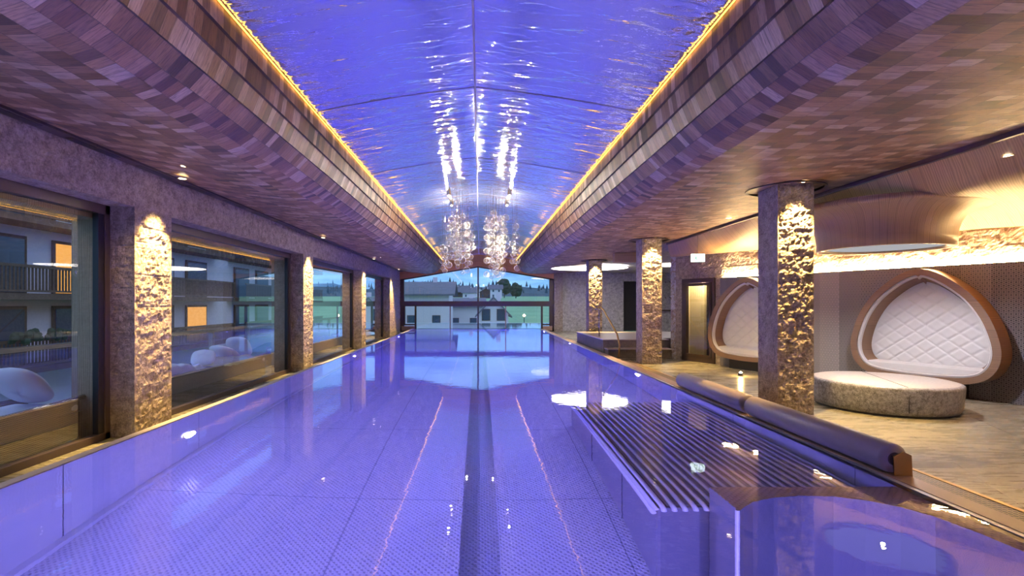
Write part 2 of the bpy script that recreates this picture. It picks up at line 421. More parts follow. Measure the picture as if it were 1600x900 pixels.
def rough_face(mb, org, u, v, nrm, w, h, step=.025, amp=.028, seed=0, course=.21, blk=.5, edge=.04):
    org, u, v, nrm = Vector(org), Vector(u), Vector(v), Vector(nrm)
    nu = max(2, int(w/step)); nv = max(2, int(h/step))
    def fn(a, b):
        s_, t_ = a*w, b*h
        row = int(t_/course); off = (row*37 % 11)/11*blk
        colx = int((s_+off)/blk)
        rnd = random.Random(row*131+colx*17+seed).random()
        ft = (t_/course) % 1; jt = min(ft, 1-ft)*course
        fs = ((s_+off)/blk) % 1; js = min(fs, 1-fs)*blk
        j = min(1, min(jt, js+.004)/.018)
        d = amp*(.62*fbm(s_+seed*3.1, t_*1.4, seed, 7.5, 5) + .5*fbm(s_+seed, t_, seed+9, 22, 3)) + (rnd-.5)*amp*.4 - (1-j)*.006
        e = min(s_, w-s_, edge)/edge
        return org + u*s_ + v*t_ + nrm*(d*e)
    mb.grid(fn, nu, nv, lambda a, b: (a*w, b*h))

# ================================================================== SETTING
FL = -.34
FZ = -.15           # deck level; pool water is at z = 0
YE = 31.2           # end wall
XL = -4.85; XR = 4.48
XWL = -4.0; XWR = 3.6   # pool inner walls
PD = -2.0

# world: dusk sky
w = bpy.data.worlds.new('dusk_sky'); sc.world = w; w.use_nodes = True
nt = NT(w.node_tree); nt.n.clear()
wo = nt.node('ShaderNodeOutputWorld'); bg = nt.node('ShaderNodeBackground')
g = nt.coord('Generated'); sp = nt.sep(g)
base = nt.ramp(sp[2], [(0, (.07, .18, .40)), (.12, (.08, .21, .46)), (.35, (.20, .31, .55)), (1, (.34, .38, .52))])
cl = nt.noise(nt.mapping(g, (1, 1, 4.5)), 4.5, 6, .6, .4)
nt.put(bg.inputs[0], nt.mix(nt.ramp(cl, [(.42, (0,)*3), (.68, (1,)*3)]), base, (.22, .42, .66)))
bg.inputs[1].default_value = 1.7
nt.l.new(bg.outputs[0], wo.inputs[0])

# floor (deck around the pool)
def wallX(y): return 13.007 - .4485*y
mb = MB()
mb.face([(4.45, -3, FZ), (14.6, -3, FZ), (14.6, YE, FZ), (4.45, YE, FZ)])
mb.face([(3.85, 15, FZ), (4.45, 15, FZ), (4.45, YE, FZ), (3.85, YE, FZ)])
mb.face([(-5.3, -3, FL), (-4.15, -3, FL), (-4.15, YE, FL), (-5.3, YE, FL)])
S(mb.build('floor', M['floor']), 'polished tan and grey stone floor beside the pool')

# pool basin
mb = MB(); Y0, Y1 = -2.2, 31.0
# floor with recessed channel
for x0, x1 in ((XWL, -.2), (.2, XWR)):
    mb.face([(x0, Y0, PD), (x1, Y0, PD), (x1, Y1, PD), (x0, Y1, PD)], mi=0)
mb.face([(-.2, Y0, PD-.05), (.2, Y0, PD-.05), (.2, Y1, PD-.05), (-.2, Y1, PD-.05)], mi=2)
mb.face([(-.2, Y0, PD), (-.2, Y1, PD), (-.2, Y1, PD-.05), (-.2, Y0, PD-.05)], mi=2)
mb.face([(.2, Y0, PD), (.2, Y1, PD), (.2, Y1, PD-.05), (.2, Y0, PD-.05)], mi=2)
# walls in panels with seams
def panelwall(x, y0, y1, n, sgn):
    L = (y1-y0)/n
    for i in range(n):
        a, b = y0+i*L+.006, y0+(i+1)*L-.006
        mb.face([(x, a, PD), (x, b, PD), (x, b, -.001), (x, a, -.001)], mi=1)
    mb.face([(x-.012*sgn, y0, PD), (x-.012*sgn, y1, PD), (x-.012*sgn, y1, -.002), (x-.012*sgn, y0, -.002)], mi=2)
panelwall(XWL, Y0, Y1, 14, 1); panelwall(XWR, Y0, Y1, 14, -1)
mb.face([(XWL, Y0, PD), (XWR, Y0, PD), (XWR, Y0, 0), (XWL, Y0, 0)], mi=1)
mb.face([(XWL, Y1, PD), (XWR, Y1, PD), (XWR, Y1, -.03), (XWL, Y1, -.03)], mi=1)
# wall foot ledge (small cove step)
mb.box(XWL, XWL+.08, Y0, Y1, PD, PD+.08, 1); 
S(mb.build('pool_basin', [M['tread'], M['steel'], M['channel']]), 'stainless steel swimming pool basin under violet blue light')
mb = MB(); mb.face([(XWL, Y0, -.004), (XWR, Y0, -.004), (XWR, Y1, -.004), (XWL, Y1, -.004)])
mb.build('pool_water', M['water'], kind='stuff', label='calm clear swimming pool water glowing violet blue', category='water')
# copings
mb = MB(); mb.box(-4.12, XWL-.013, Y0-.2, Y1, FL, .006); S(mb.build('trim_1', M['copingpale']), 'narrow pale pool coping along the window side')
mb = MB(); mb.box(XWR+.05, 3.85, Y0-.2, Y1, FZ, .008); S(mb.build('trim_2', M['coping'], bevel=.004), 'tan stone pool coping along the column side')
mb = MB(); mb.box(XWR, XWR+.05, Y0-.2, Y1, -.1, .002); S(mb.build('trim_3', M['steel']), 'thin steel overflow lip on the column side')
mb = MB(); mb.box(-4.17, 3.85, Y0-.3, Y0, FZ, .004); S(mb.build('trim_4', M['copingpale']))
mb = MB(); mb.box(3.85, 4.40, -2.2, 15.2, FZ-.03, FZ+.004)
mb.build('drain_grate', M['grate'], label='long brown patterned drain grate beside the tan coping', category='drain grate')
mb = MB(); mb.box(4.40, 4.45, -2.2, 15.2, FZ-.03, FZ+.010); S(mb.build('trim_5', M['brass']), 'thin brass edge strip outside the drain grate')

# left wall: lintel + pillars of split stone
PIL = [(-3, -2.0), (.35, 1.2), (7.19, 8.05), (14.06, 14.87), (21.0, 21.75), (27.5, YE)]
ZL = 2.91; ZC = 3.52
mb = MB(); sd = 0
rough_face(mb, (XL, -3, ZL), (0,1,0), (0,0,1), (1,0,0), YE+3, ZC-ZL+.02, .035, .022, 1, .30, .9, .03)
mb.box(-5.7, XL-.03, -3, YE, ZL+.0, ZC)
for (a, b) in PIL:
    sd += 5
    st = .022 if a > 5 and a < 16 else .04
    if a < 5: mb.box(-5.2, XL, a, b, FL, ZL); continue
    rough_face(mb, (XL, a, FL), (0,1,0), (0,0,1), (1,0,0), min(b-a, 6), ZL-FL, st, .034, sd, .23, .6)
    rough_face(mb, (-5.2, a, FL), (1,0,0), (0,0,1), (0,-1,0), .35, ZL-FL, st, .016, sd+2, .3, .7)
    mb.box(-5.2, XL-.05, a+.02, b, FL, ZL)
    mb.face([(-5.2, b, FL), (XL, b, FL), (XL, b, ZL), (-5.2, b, ZL)])
S(mb.build('wall_left', M['stone'], smooth=False), 'split-face stone window wall with square pillars')
# outer timber posts & lintel
mb = MB()
for (a, b) in PIL:
    mb.box(-5.72, -5.31, a-.02, b+.02, -.4, 2.75)
mb.box(-5.75, -5.31, -3, YE, 2.72, 3.2)
S(mb.build('trim_6', M['greywood']), 'weathered timber cladding on the outer window reveals')
# left windows
k = 1
for i in range(1, len(PIL)-1):
    a, b = PIL[i][1], PIL[i+1][0]
    e = empty('window_%d' % k, (0, 0, 0), kind='structure', label='large fixed window between stone pillars, bay %d from the camera' % k); k += 1
    f = MB(); x0, x1 = -5.30, -5.19
    f.box(x0, x1, a, a+.10, FL, ZL); f.box(x0, x1, b-.10, b, FL, ZL); f.box(x0, x1, a, b, ZL-.13, ZL+.01); f.box(x0, x1, a, b, FL, FL+.10)
    f.build('window_frame', M['bronze'], e, bevel=.006)
    f = MB(); f.box(-5.29, -5.21, b-.20, b-.10, FL+.1, ZL-.13); f.box(-5.29, -5.21, a+.10, a+.16, FL+.1, ZL-.13)
    f.build('gasket', M['black'], e)
    f = MB(); f.face([(-5.25, a+.1, FL+.1), (-5.25, b-.1, FL+.1), (-5.25, b-.1, ZL-.1), (-5.25, a+.1, ZL-.1)])
    f.build('pane', M['pane'], e)

# ceilings: tiled bulkheads
PROF = [(2.26, 4.15), (2.262, 3.97), (2.30, 3.975), (2.33, 3.78), (2.365, 3.785), (2.44, 3.60), (2.47, 3.612), (2.60, 3.47), (2.625, 3.487), (2.78, 3.385), (2.795, 3.40), (2.97, 3.345), (3.3, 3.335), (4.0, 3.40), (4.86, 3.515)]
def bulk(side, prof, name, lab):
    mb = MB(); L = [0.0]
    cx = -.06
    # v advances .2 per big step, tiny riser steps do not advance
    for k in range(1, len(prof)):
        L.append(L[-1] + math.hypot(prof[k][0]-prof[k-1][0], prof[k][1]-prof[k-1][1]))
    v = [0]
    for k in range(1, 12):
        v.append(v[-1] + (.2 if k % 2 == 1 else 0.0))
    v += [v[-1] + (L[k]-L[11]) for k in range(12, len(prof))]
    for k in range(1, len(prof)):
        (xa, za), (xb, zb) = prof[k-1], prof[k]
        n = 1
        x0 = cx + side*xa if side > 0 else -xa; x1 = cx + side*xb if side > 0 else -xb
        va, vb = v[k-1]+.0005, v[k]-.0005 if v[k] > v[k-1] else v[k-1]+.001
        q = [(x0, -3, za), (x0, YE, za), (x1, YE, zb), (x1, -3, zb)]
        uv = [(-3, va), (YE, va), (YE, vb), (-3, vb)]
        if side > 0: q = q[::-1]; uv = uv[::-1]
        mb.face(q, uv)
    return S(mb.build(name, M['tiles']), lab)
bulk(-1, PROF, 'ceiling', 'mosaic of reclaimed wood tiles curving up on the window side')
PR = PROF[:-2] + [(4.3, 3.345), (5.82, 3.42)]
bulk(1, PR, 'ceiling.001', 'mosaic of reclaimed wood tiles curving up on the column side')
# vault film
mb = MB(); ZE, ZR = 4.17, 4.52
for x0, x1, z0, z1 in ((-2.29, -.07, ZE, ZR), (-.07, 2.23, ZR, ZE)):
    mb.grid(lambda u, v: (x0+(x1-x0)*u, -3+(YE+3)*v, z0+(z1-z0)*u + (.03*math.sin(PI*u))), 10, 30)
S(mb.build('ceiling.002', M['film'], smooth=True), 'glossy stretched film vault mirroring the pool')
mb = MB()
for y in [0.2+3.4*i+.03 for i in range(10)]:
    for x0, x1, z0, z1 in ((-2.29, -.07, ZE, ZR), (-.07, 2.23, ZR, ZE)):
        pts = [(x0+(x1-x0)*t, y, z0+(z1-z0)*t+.03*math.sin(PI*t)-.004) for t in [q/8 for q in range(9)]]
        mb.tube(pts, .005, 5)
mb.tube([(-.07, -3, ZR-.006), (-.07, YE, ZR-.006)], .011, 6)
S(mb.build('trim_7', M['white']), 'thin seams and ridge joint of the film vault')
mb = MB(); mb.box(-2.6, 2.6, -3, YE, 4.75, 4.8); mb.box(-6, -2.3, -3, YE, 4.2, 4.25); mb.box(2.3, 15, -3, YE+.3, 4.2, 4.25); 
mb.box(-2.32, -2.27, -3, YE, 4.15, 4.8); mb.box(2.21, 2.26, -3, YE, 4.15, 4.8)
S(mb.build('ceiling.003', M['black']))
for sx, x, lab in ((-1, -2.255, 'gold light strip along the vault edge on the window side'), (1, 2.195, 'gold light strip along the vault edge on the column side')):
    mb = MB(); mb.box(x-.004+.014*(-sx), x+.006+.014*(-sx), -2.8, 30.9, 4.142, 4.152)
    mb.build('light_strip', M['led'], label=lab, category='light strip')
# linear vent at left ceiling edge
vt = empty('linear_vent', (-4.72, 0, 3.49), label='long dark slot vent where the tiled ceiling meets the window wall', category='vent')
mb = MB(); mb.box(-.10, .06, -3, YE-.1, -.03, .01); mb.build('frame', M['bronze'], vt)
for i in range(27):
    mb = MB(); mb.box(-.06, .02, -2.5+i*1.2, -2.5+i*1.2+.8, -.034, -.028); mb.build('slot', M['black'], vt)

# right side lower plank ceiling
AN = math.atan2(-.9124, .4092); WO = (5.9, 15.84, 0)
def zw(y): return 2.97 - .13*(15.84-y)/7.24 if y > 8.6 else 2.84
mb = MB()
def pc(u, v):
    y = -3 + 18.84*v; xw = wallX(y)+.05; x = 5.8 + (xw-5.8)*u
    z = 3.40 + (zw(y)-3.40)*(1-(1-u)**2.6)
    d = math.hypot(x-6.64, y-8.45); t = max(0, min(1, (2.7-d)/1.35)); t = t*t*(3-2*t); q = max(0, min(1, (x-5.8)/.7)); t *= q*q*(3-2*q)
    return (x, y, z*(1-t) + 3.04*t)
mb.grid(pc, 60, 130, lambda u, v: (lambda p: (p[0]*.80+p[1]*.60, p[1]*.80-p[0]*.60))(pc(u, v)), flip=True)
S(mb.build('ceiling.004', M['planks'], smooth=True), 'lower ceiling of honey coloured larch planks over the seating side')
mb = MB(); mb.face([(5.75, 15.8, 3.42), (14.6, 15.8, 3.42), (14.6, YE, 3.42), (5.75, YE, 3.42)]); S(mb.build('ceiling.005', M['stonegrey']))
mb = MB(); mb.box(5.76, 5.82, -3, 15.84, 3.36, 3.45); S(mb.build('trim_8', M['bronze']), 'dark joint between tiled and plank ceiling')
mb = MB(); mb.box(4.9, 6.6, 18.6, 18.9, 3.05, 3.42); S(mb.build('trim_9', M['planks']), 'honey wood ceiling beam above the raised platform')

# right wall (angled)
wr = empty('wall_right', WO, AN, kind='structure', label='angled stone wall behind the alcove seats')
mb = MB()
rough_face(mb, (-.0, 0, 2.27), (1,0,0), (0,0,1), (0,-1,0), 12, .9, .03, .028, 77, .3, .8, .03)
rough_face(mb, (0, 0, FZ), (1,0,0), (0,0,1), (0,-1,0), .48, 2.42, .03, .03, 12, .3, .6)
rough_face(mb, (1.67, 0, FZ), (1,0,0), (0,0,1), (0,-1,0), .5, 2.42, .03, .03, 15, .3, .6)
mb.box(2.1, 21, 0.02, .2, FZ, 3.4); mb.box(12, 21, -.001, .2, FZ, 3.4); mb.box(0, 12, .06, .2, 2.3, 3.5); mb.box(0, .48, .06, .2, FZ, 2.3); mb.box(1.67, 2.2, .06, .2, FZ, 2.3)
mb.build('stone_face', M['stone'], wr)
mb = MB(); mb.box(1.93, 21, -.12, 0.02, FZ, 2.25)
mb.build('patterned_cladding', M['hex'], wr)
mb = MB(); mb.box(2.0, 21, -.10, -.03, 2.26, 2.275)
o = mb.build('cove_light', M['cove'], loc=WO, rotz=AN, label='bright warm cove light on top of the patterned wall cladding', category='cove light')
# return wall + shower zone + end wall on the right
mb = MB()
mb.box(0, .2, .0, 9, FZ, 3.5)
S(mb.build('wall_right.001', M['stonegrey'], loc=WO, rotz=AN))
mb = MB(); mb.box(5.0, 8.75, YE, YE+.3, FZ, 3.5); mb.box(9.6, 14.6, YE, YE+.3, FZ, 3.5); mb.box(8.75, 9.6, YE, YE+.3, 2.9, 3.5)
rough_face(mb, (5.0, YE-.01, FZ), (1,0,0), (0,0,1), (0,-1,0), 3.7, 3.6, .06, .03, 31, .6, 1.4)
mb.box(14.5, 14.7, -3, YE, FZ, 3.5)
S(mb.build('wall_end', M['stonegrey']), 'grey stone end wall beyond the columns')
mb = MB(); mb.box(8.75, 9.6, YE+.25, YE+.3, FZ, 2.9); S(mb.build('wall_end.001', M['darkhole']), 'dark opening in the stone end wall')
mb = MB(); mb.box(XR+.0, 5.0, YE-.3, YE+.3, FZ, 3.5); S(mb.build('wall_end.002', M['stone']), 'brown stone pier beside the end window')
mb = MB(); mb.box(-5.7, 15, -3.3, -3, FZ-.3, 4.8); S(mb.build('wall_back', M['stonegrey']))
# end window
e = empty('window_9', (0, 0, 0), kind='structure', label='wide gabled end window over the water')
def dk(*a): f.box(*a)
f = MB(); ya, yb = YE-.12, YE+.10
f.box(XL, XL+.24, ya, yb, FZ, 3.05); f.box(XR-.26, XR, ya, yb, FZ, 3.05)
f.box(XL, XR, ya-.1, yb, 1.37, 1.68)
f.box(-.16, -.07, ya, yb, .0, 3.76)
def arch(x):  # underside of fascia
    return 3.80 - (.80/4.75)*abs(x+.115)*1.0 - .0*x*x
for x0, x1 in ((XL, -.115), (-.115, XR)):
    z0, z1 = arch(x0), arch(x1)
    for yy in (ya,):
        f.face([(x0, yy, z0-.07), (x1, yy, z1-.07), (x1, yy, z1+.02), (x0, yy, z0+.02)])
        f.face([(x0, yy, z0-.07), (x0, yb, z0-.07), (x1, yb, z1-.07), (x1, yy, z1-.07)])
for px, wd in ((649.5, .10), (846.5, .10)):
    x = (px-750)*YE/800; f.box(x-wd/2, x+wd/2, ya, yb, -.1, 1.4)
x = (649.5-750)*YE/800; f.box(XL+.2, x, ya, yb, .22, .30); f.box(XL+.2, XL+.3, ya, yb, .22, 1.4)
x = (846.5-750)*YE/800; f.box(x, XR-.2, ya, yb, .22, .30)
f.box(XL, XR, ya, yb, -.2, -.02)
f.build('window_frame', M['bronze'], e)
for px in (703.5, 790):
    x = (px-750)*YE/800; q = MB(); q.box(x-.03, x+.03, ya+.03, yb-.02, .0, 1.4); q.build('mullion', M['coping'], e)
for x0, x1 in ((XL+.1, (648-750)*YE/800), ((848-750)*YE/800, XR-.1)):
    q = MB(); q.box(x0, x1, ya-.05, yb, -.10, .17); q.build('window_sill', M['coping'], e)
q = MB(); y = YE
q.face([(XL+.1, y, 0), (XR-.1, y, 0), (XR-.1, y, 3.0), (-.115, y, 3.78), (XL+.1, y, 3.0)]); q.build('pane', M['pane'], e)
# fascia above
mb = MB(); y = YE-.22
for x0, x1 in ((XL-.1, -.115), (-.115, 5.0)):
    z0, z1 = arch(x0), arch(x1)
    mb.face([(x0, y, z0), (x1, y, z1), (x1, y, 4.8), (x0, y, 4.8)], [(x0, 0), (x1, 0), (x1, 4.8-z1), (x0, 4.8-z0)])
    mb.face([(x0, y, z0), (x0, YE+.2, z0), (x1, YE+.2, z1), (x1, y, z1)])
S(mb.build('wall_end.003', M['fascia']), 'brown timber gable fascia above the end window')

# glazed door in the angled wall + room behind
dr = empty('door_1', WO, AN, kind='structure', label='bronze framed glass door in the stone wall')
f = MB(); f.box(.48, .58, -.04, .08, FZ, 2.27); f.box(1.57, 1.67, -.04, .08, FZ, 2.27); f.box(.48, 1.67, -.04, .08, 2.15, 2.27); f.box(.48, 1.67, -.04, .08, FZ, FZ+.16)
f.build('door_frame', M['bronze'], dr, bevel=.005)
f = MB(); f.box(.60, .67, -.06, .04, FZ+.16, 2.15); f.box(1.50, 1.56, -.06, .04, FZ+.16, 2.15); f.box(.6, 1.56, -.06, .04, 2.06, 2.14); f.box(.6, 1.56, -.06, .04, FZ+.16, FZ+.22)
f.build('door_leaf', M['bronze'], dr)
f = MB(); f.face([(.67, 0, FZ+.2), (1.5, 0, FZ+.2), (1.5, 0, 2.08), (.67, 0, 2.08)]); f.build('pane', M['pane'], dr)
f = MB(); f.tube([(1.53, -.06, .75), (1.53, -.11, .75), (1.53, -.11, 1.15), (1.53, -.06, 1.15)], .012, 8); f.build('door_handle', M['chrome'], dr)
mb = MB(); mb.box(.2, .78, .55, .65, FZ, 2.7); mb.box(.2, .22, .05, .6, FZ, 2.7); S(mb.build('wall_hall', M['cream'], loc=WO, rotz=AN), 'cream plaster wall seen through the glass door')
mb = MB(); mb.box(.2, 3.4, .2, 3.5, FZ-.05, FZ); mb.box(.2, 3.4, .2, 3.5, 2.72, 2.78); mb.box(3.35, 3.4, .2, 3.5, FZ, 2.75); mb.box(.2, 3.4, 3.4, 3.5, FZ, 2.75)
S(mb.build('wall_hall.001', M['stone'], loc=WO, rotz=AN))
hl = MB(); hl.box(.85, 1.05, .15, .35, 2.70, 2.718)
o = hl.build('hall_ceiling_lamp', M['lens'], loc=WO, rotz=AN, label='small ceiling lamp in the hall behind the glass door', category='ceiling lamp')
lamp('hall_lamp_light', 'POINT', (.95, .25, 2.4), 95, (1, .8, .5), o, shadow_soft_size=.08)
st = empty('stair_railing', WO, AN, label='metal stair railing seen through the glass door', category='railing')
f = MB(); f.tube([(.62, .8, FZ), (.62, .8, .95)], .025, 8); f.build('post', M['brass'], st)
f = MB(); f.tube([(.62, .8, .95), (1.1, .75, .95)], .022, 8); f.tube([(.62, .8, .45), (1.1, .75, .7)], .015, 6); f.tube([(.62, .8, .1), (1.1, .75, .45)], .015, 6); f.build('rail', M['chrome'], st)

# ================================================================== COLUMNS
def column(x, y, lab, seed, st):
    e = empty('stone_column', (x+.275, y+.275, FZ), label=lab, category='column', group=None)
    mb = MB(); w = .55; h = 3.60; a = -w/2
    rough_face(mb, (a, a, 0), (1,0,0), (0,0,1), (0,-1,0), w, h, st, .050, seed, .235, .42, .035)
    rough_face(mb, (a, -a, 0), (0,-1,0), (0,0,1), (-1,0,0), w, h, st*1.3, .014, seed+3, .235, .5, .03)
    mb.face([(-a, a, 0), (-a, -a, 0), (-a, -a, h), (-a, a, h)]); mb.face([(-a, -a, 0), (a, -a, 0), (a, -a, h), (-a, -a, h)])
    mb.build('shaft', M['stone'], e)
    r = MB(); r.lathe([(.52, 3.485), (.56, 3.482), (.56, 3.50), (.52, 3.52)], n=40); r.build('collar_ring', M['bronze'], e)
    return e
column(4.53, 7.79, 'nearest square stone column, beside the padded rolls', 40, .017)
column(4.53, 14.3, 'middle square stone column, left of the glass door', 60, .024)
column(4.53, 21.3, 'farthest square stone column, behind the steel handrail', 80, .035)

# ================================================================== DOWNLIGHTS
def downlight(x, y, z, lab, energy, ang=80, aim=None, group=None, blend=.6, r=.05, col=WARM):
    e = empty('downlight', (x, y, z), label=lab, category='downlight', group=group)
    f = MB(); f.lathe([(r, .004), (r+.018, 0), (r+.02, .008)], n=24); f.build('trim_ring', M['brass'], e)
    f = MB(); f.lathe([(.001, .004), (r, .004)], n=24); f.build('lens', M['lens'], e)
    rot = (0, 0, 0)
    if aim:
        d = (Vector(aim)-Vector((x, y, z))).normalized(); rot = d.to_track_quat('-Z', 'Y').to_euler()
    lamp('downlight_beam', 'SPOT', (0, 0, -.02), energy, col, e, rot, spot_size=R(ang), spot_blend=blend, shadow_soft_size=.035)
    return e
ordn = ['nearest', 'second', 'third', 'fourth']
for i, (a, b) in enumerate(PIL[2:]):
    yc = (a+b)/2 if i < 3 else 27.95
    downlight(XL+.42, yc, 3.40, 'small ceiling downlight over the %s stone pillar of the window wall' % ordn[i], 1300, 62, (XL-.02, yc, 0.2), 'downlights along the window wall')
for i, y in enumerate((7.79, 14.3, 21.3)):
    downlight(4.80, y-.22, 3.345, 'ceiling downlight grazing the %s square stone column' % ('nearest', 'middle', 'farthest')[i], 800, 70, (4.80, y+.02, .6), 'downlights at the columns')
    f = None
downlight(6.2, 6.0, 3.27, 'downlight in the plank ceiling near the right picture edge', 120, 100, col=(1, .8, .6))
downlight(6.2, 8.6, 3.24, 'downlight in the plank ceiling left of the wooden drum', 220, 100, col=(1, .8, .6))
downlight(5.3, 10.9, 3.36, 'added fill downlight in the tiled ceiling between nearest and middle column', 170, 110, col=(1, .8, .58))  # fill lamp added to lift the column side
downlight(-3.98, 6.9, 3.395, 'lone downlight in the tiled ceiling beside the slot vent', 120, 110, r=.045)
downlight(-3.98, 20.6, 3.395, 'far downlight in the tiled ceiling on the window side', 250, 110, r=.045)

# drum above the stone bench
BX, BY = 6.64, 8.45
dm = empty('ceiling_drum', (BX, BY, 2.44), label='flared round wooden ceiling drum with a white light panel, above the stone bench', category='ceiling light')
prof = [(.80, .03), (.80, .0), (.917, .0), (.922, .15), (.935, .26), (.965, .36), (1.01, .445), (1.08, .515), (1.17, .565), (1.27, .59), (1.34, .605), (1.36, .64), (1.30, .70)]
mb = MB(); mb.lathe(prof, n=72); mb.build('shell', M['drumwood'], dm, smooth=True)
mb = MB(); mb.lathe([(.001, .035), (.80, .035)], n=48); mb.build('light_panel', M['drumpanel'], dm)
lamp('drum_light', 'SPOT', (0, 0, -.01), 200, (.97, .95, 1.0), dm, spot_size=R(150), spot_blend=.6, shadow_soft_size=.03)
# big round lights
def roundlight(x, y, z, r, lab, en):
    e = empty('round_ceiling_light', (x, y, z), label=lab, category='ceiling light')
    mb = MB(); mb.lathe([(r, .0), (r+.06, -.01), (r+.06, .02)], n=64); mb.build('rim', M['copingpale'], e)
    mb = MB(); mb.lathe([(.001, -.004), (r, -.004)], n=64); mb.build('light_panel', M['disc'], e)
roundlight(5.55, 26.0, 3.335, 1.9, 'large glowing round ceiling light behind the farthest column', 0)
roundlight(9.3, 24.5, 3.39, 1.2, 'partly hidden round ceiling light above the hook rails', 0)

# ================================================================== UNDERWATER LIGHTS
def uw(x, y, z, nx, ny, lab, en):
    ang = math.atan2(ny, nx)
    e = empty('underwater_light', (x, y, z), ang, label=lab, category='pool light', group='round underwater pool lights')
    f = MB(); f.grid(lambda u, v: (.005+.02*(1 if v < .5 else 0)*0+.012, (.11+.03*v)*math.cos(2*PI*u), (.11+.03*v)*math.sin(2*PI*u)), 24, 1, closeu=True); f.build('rim', M['chrome'], e)
    f = MB(); f.grid(lambda u, v: (.014, (.001+.11*v)*math.cos(2*PI*u), (.001+.11*v)*math.sin(2*PI*u)), 24, 1, closeu=True); f.build('lens', M['uwlens'], e)
    lamp('underwater_beam', 'AREA', (.04, 0, 0), en, POOLBLUE if y < 12 else POOLDEEP, e, (0, R(-90), 0), size=.24, shape='DISK')
for i, y in enumerate((1.5, 7.0, 16.2, 25.0)): uw(XWL, y, -1.0, 1, 0, 'round pool light in the window-side basin wall, number %s from the camera' % ('one','two','three','four')[i], POOL_W)  # the nearest lamp is out of view, added to brighten the near water
for i, y in enumerate((11.6, 20.3, 28.5)): uw(XWR, y, -.42, -1, 0, 'round pool light in the column-side basin wall, number %s from the camera' % ('one','two','three')[i], POOL_W)
for i, x in enumerate((-2.6, 0.0, 2.4)): uw(x, Y0, -.42, 0, 1, 'added unseen fill lamp in the near end basin wall, %s' % ('left', 'middle', 'right')[i], POOL_W*.9)  # lamps added behind the view to brighten the pool floor

# ================================================================== UNDERWATER BENCH
bn = empty('underwater_bench', (0, 0, PD), label='submerged steel lounging bench with a ribbed tubular top', category='pool bench')
bx, by0, by1, bz = 1.55, 4.48, 8.7, -.62
f = MB(); f.box(bx, XWR, by0, by1, 0, bz-PD-.03); f.build('body', M['benchsteel'], bn, bevel=.03)
f = MB(); f.box(bx+.1, XWR, by0+.05, by1, bz-PD-.03, bz-PD-.022); f.build('recess_panel', M['darksteel'], bn)
n = 22
for i in range(n):
    x = bx+.05+i*(XWR-bx-.1)/(n-1)
    q = MB(); z = bz-PD
    q.tube([(x, by0-.03, z-.06), (x, by0-.015, z-.02), (x, by0+.03, z), (x, by1, z)], .026, 10); q.build('tube', M['tubes'], bn, smooth=True)
for dx, dz in ((-.01, -.05), (-.03, -.12)):
    q = MB(); q.tube([(bx+dx, by0, bz-PD+dz), (bx+dx, by1, bz-PD+dz)], .026, 8); q.build('nose_tube', M['tubes'], bn, smooth=True)
for y in (5.6, 7.1):
    q = MB(); q.box(bx-.012, bx, y-.03, y+.03, .0, bz-PD-.05); q.build('side_rib', M['benchsteel'], bn)

# corner whirlpool tub wall
tb = empty('whirlpool_seat', (0, 0, PD), label='submerged corner tub wall with curved inner face and patterned steel rim', category='pool seat')
top = -.10-PD
outer = [(1.98, 4.42), (XWR-.005, 4.42)]
arc = [(2.0, 3.93), (2.06, 3.99), (2.18, 4.09), (2.4, 4.18), (2.65, 4.22), (2.9, 4.20), (3.1, 4.12), (3.27, 3.98), (3.38, 3.8), (3.45, 3.5), (3.49, 3.1), (3.5, 2.6), (3.5, 1.2), (3.5, -.5)]
f = MB(); n = len(arc)
outp = []
for (x, y) in arc:
    t = (x-2.0)/1.5
    outp.append((1.98, 3.97) if x < 2.01 else ((min(XWR-.005, 1.98 + (x-2.0)*1.25), 4.42) if y > 3.9 else (XWR-.005, y if y < 3.6 else 4.0+.0)))
outp[1] = (1.98, 4.42); outp[8] = (XWR-.005, 4.42)
for i in range(n-1):
    a, b, c, d = arc[i], arc[i+1], outp[i+1], outp[i]
    f.face([(a[0], a[1], top), (b[0], b[1], top), (c[0], c[1], top), (d[0], d[1], top)])
f.build('rim', M['rimtread'], tb)
f = MB()
for i in range(n-1):
    a, b = arc[i], arc[i+1]; f.face([(a[0], a[1], 0), (b[0], b[1], 0), (b[0], b[1], top), (a[0], a[1], top)])
f.build('curved_wall', M['benchsteel'], tb, smooth=True)
f = MB(); f.face([(1.98, 4.42, 0), (1.98, 3.95, 0), (1.98, 3.95, top), (1.98, 4.42, top)]); f.face([(1.98, 3.95, 0), (2.0, 3.93, 0), (2.0, 3.93, top), (1.98, 3.95, top)])
f.face([(1.98, 4.42, 0), (XWR, 4.42, 0), (XWR, 4.42, top), (1.98, 4.42, top)])
f.build('outer_wall', M['benchsteel'], tb)
f = MB(); f.tube([(1.98, 3.94, 0), (1.98, 3.94, top)], .018, 8); f.build('corner_post', M['tubes'], tb)

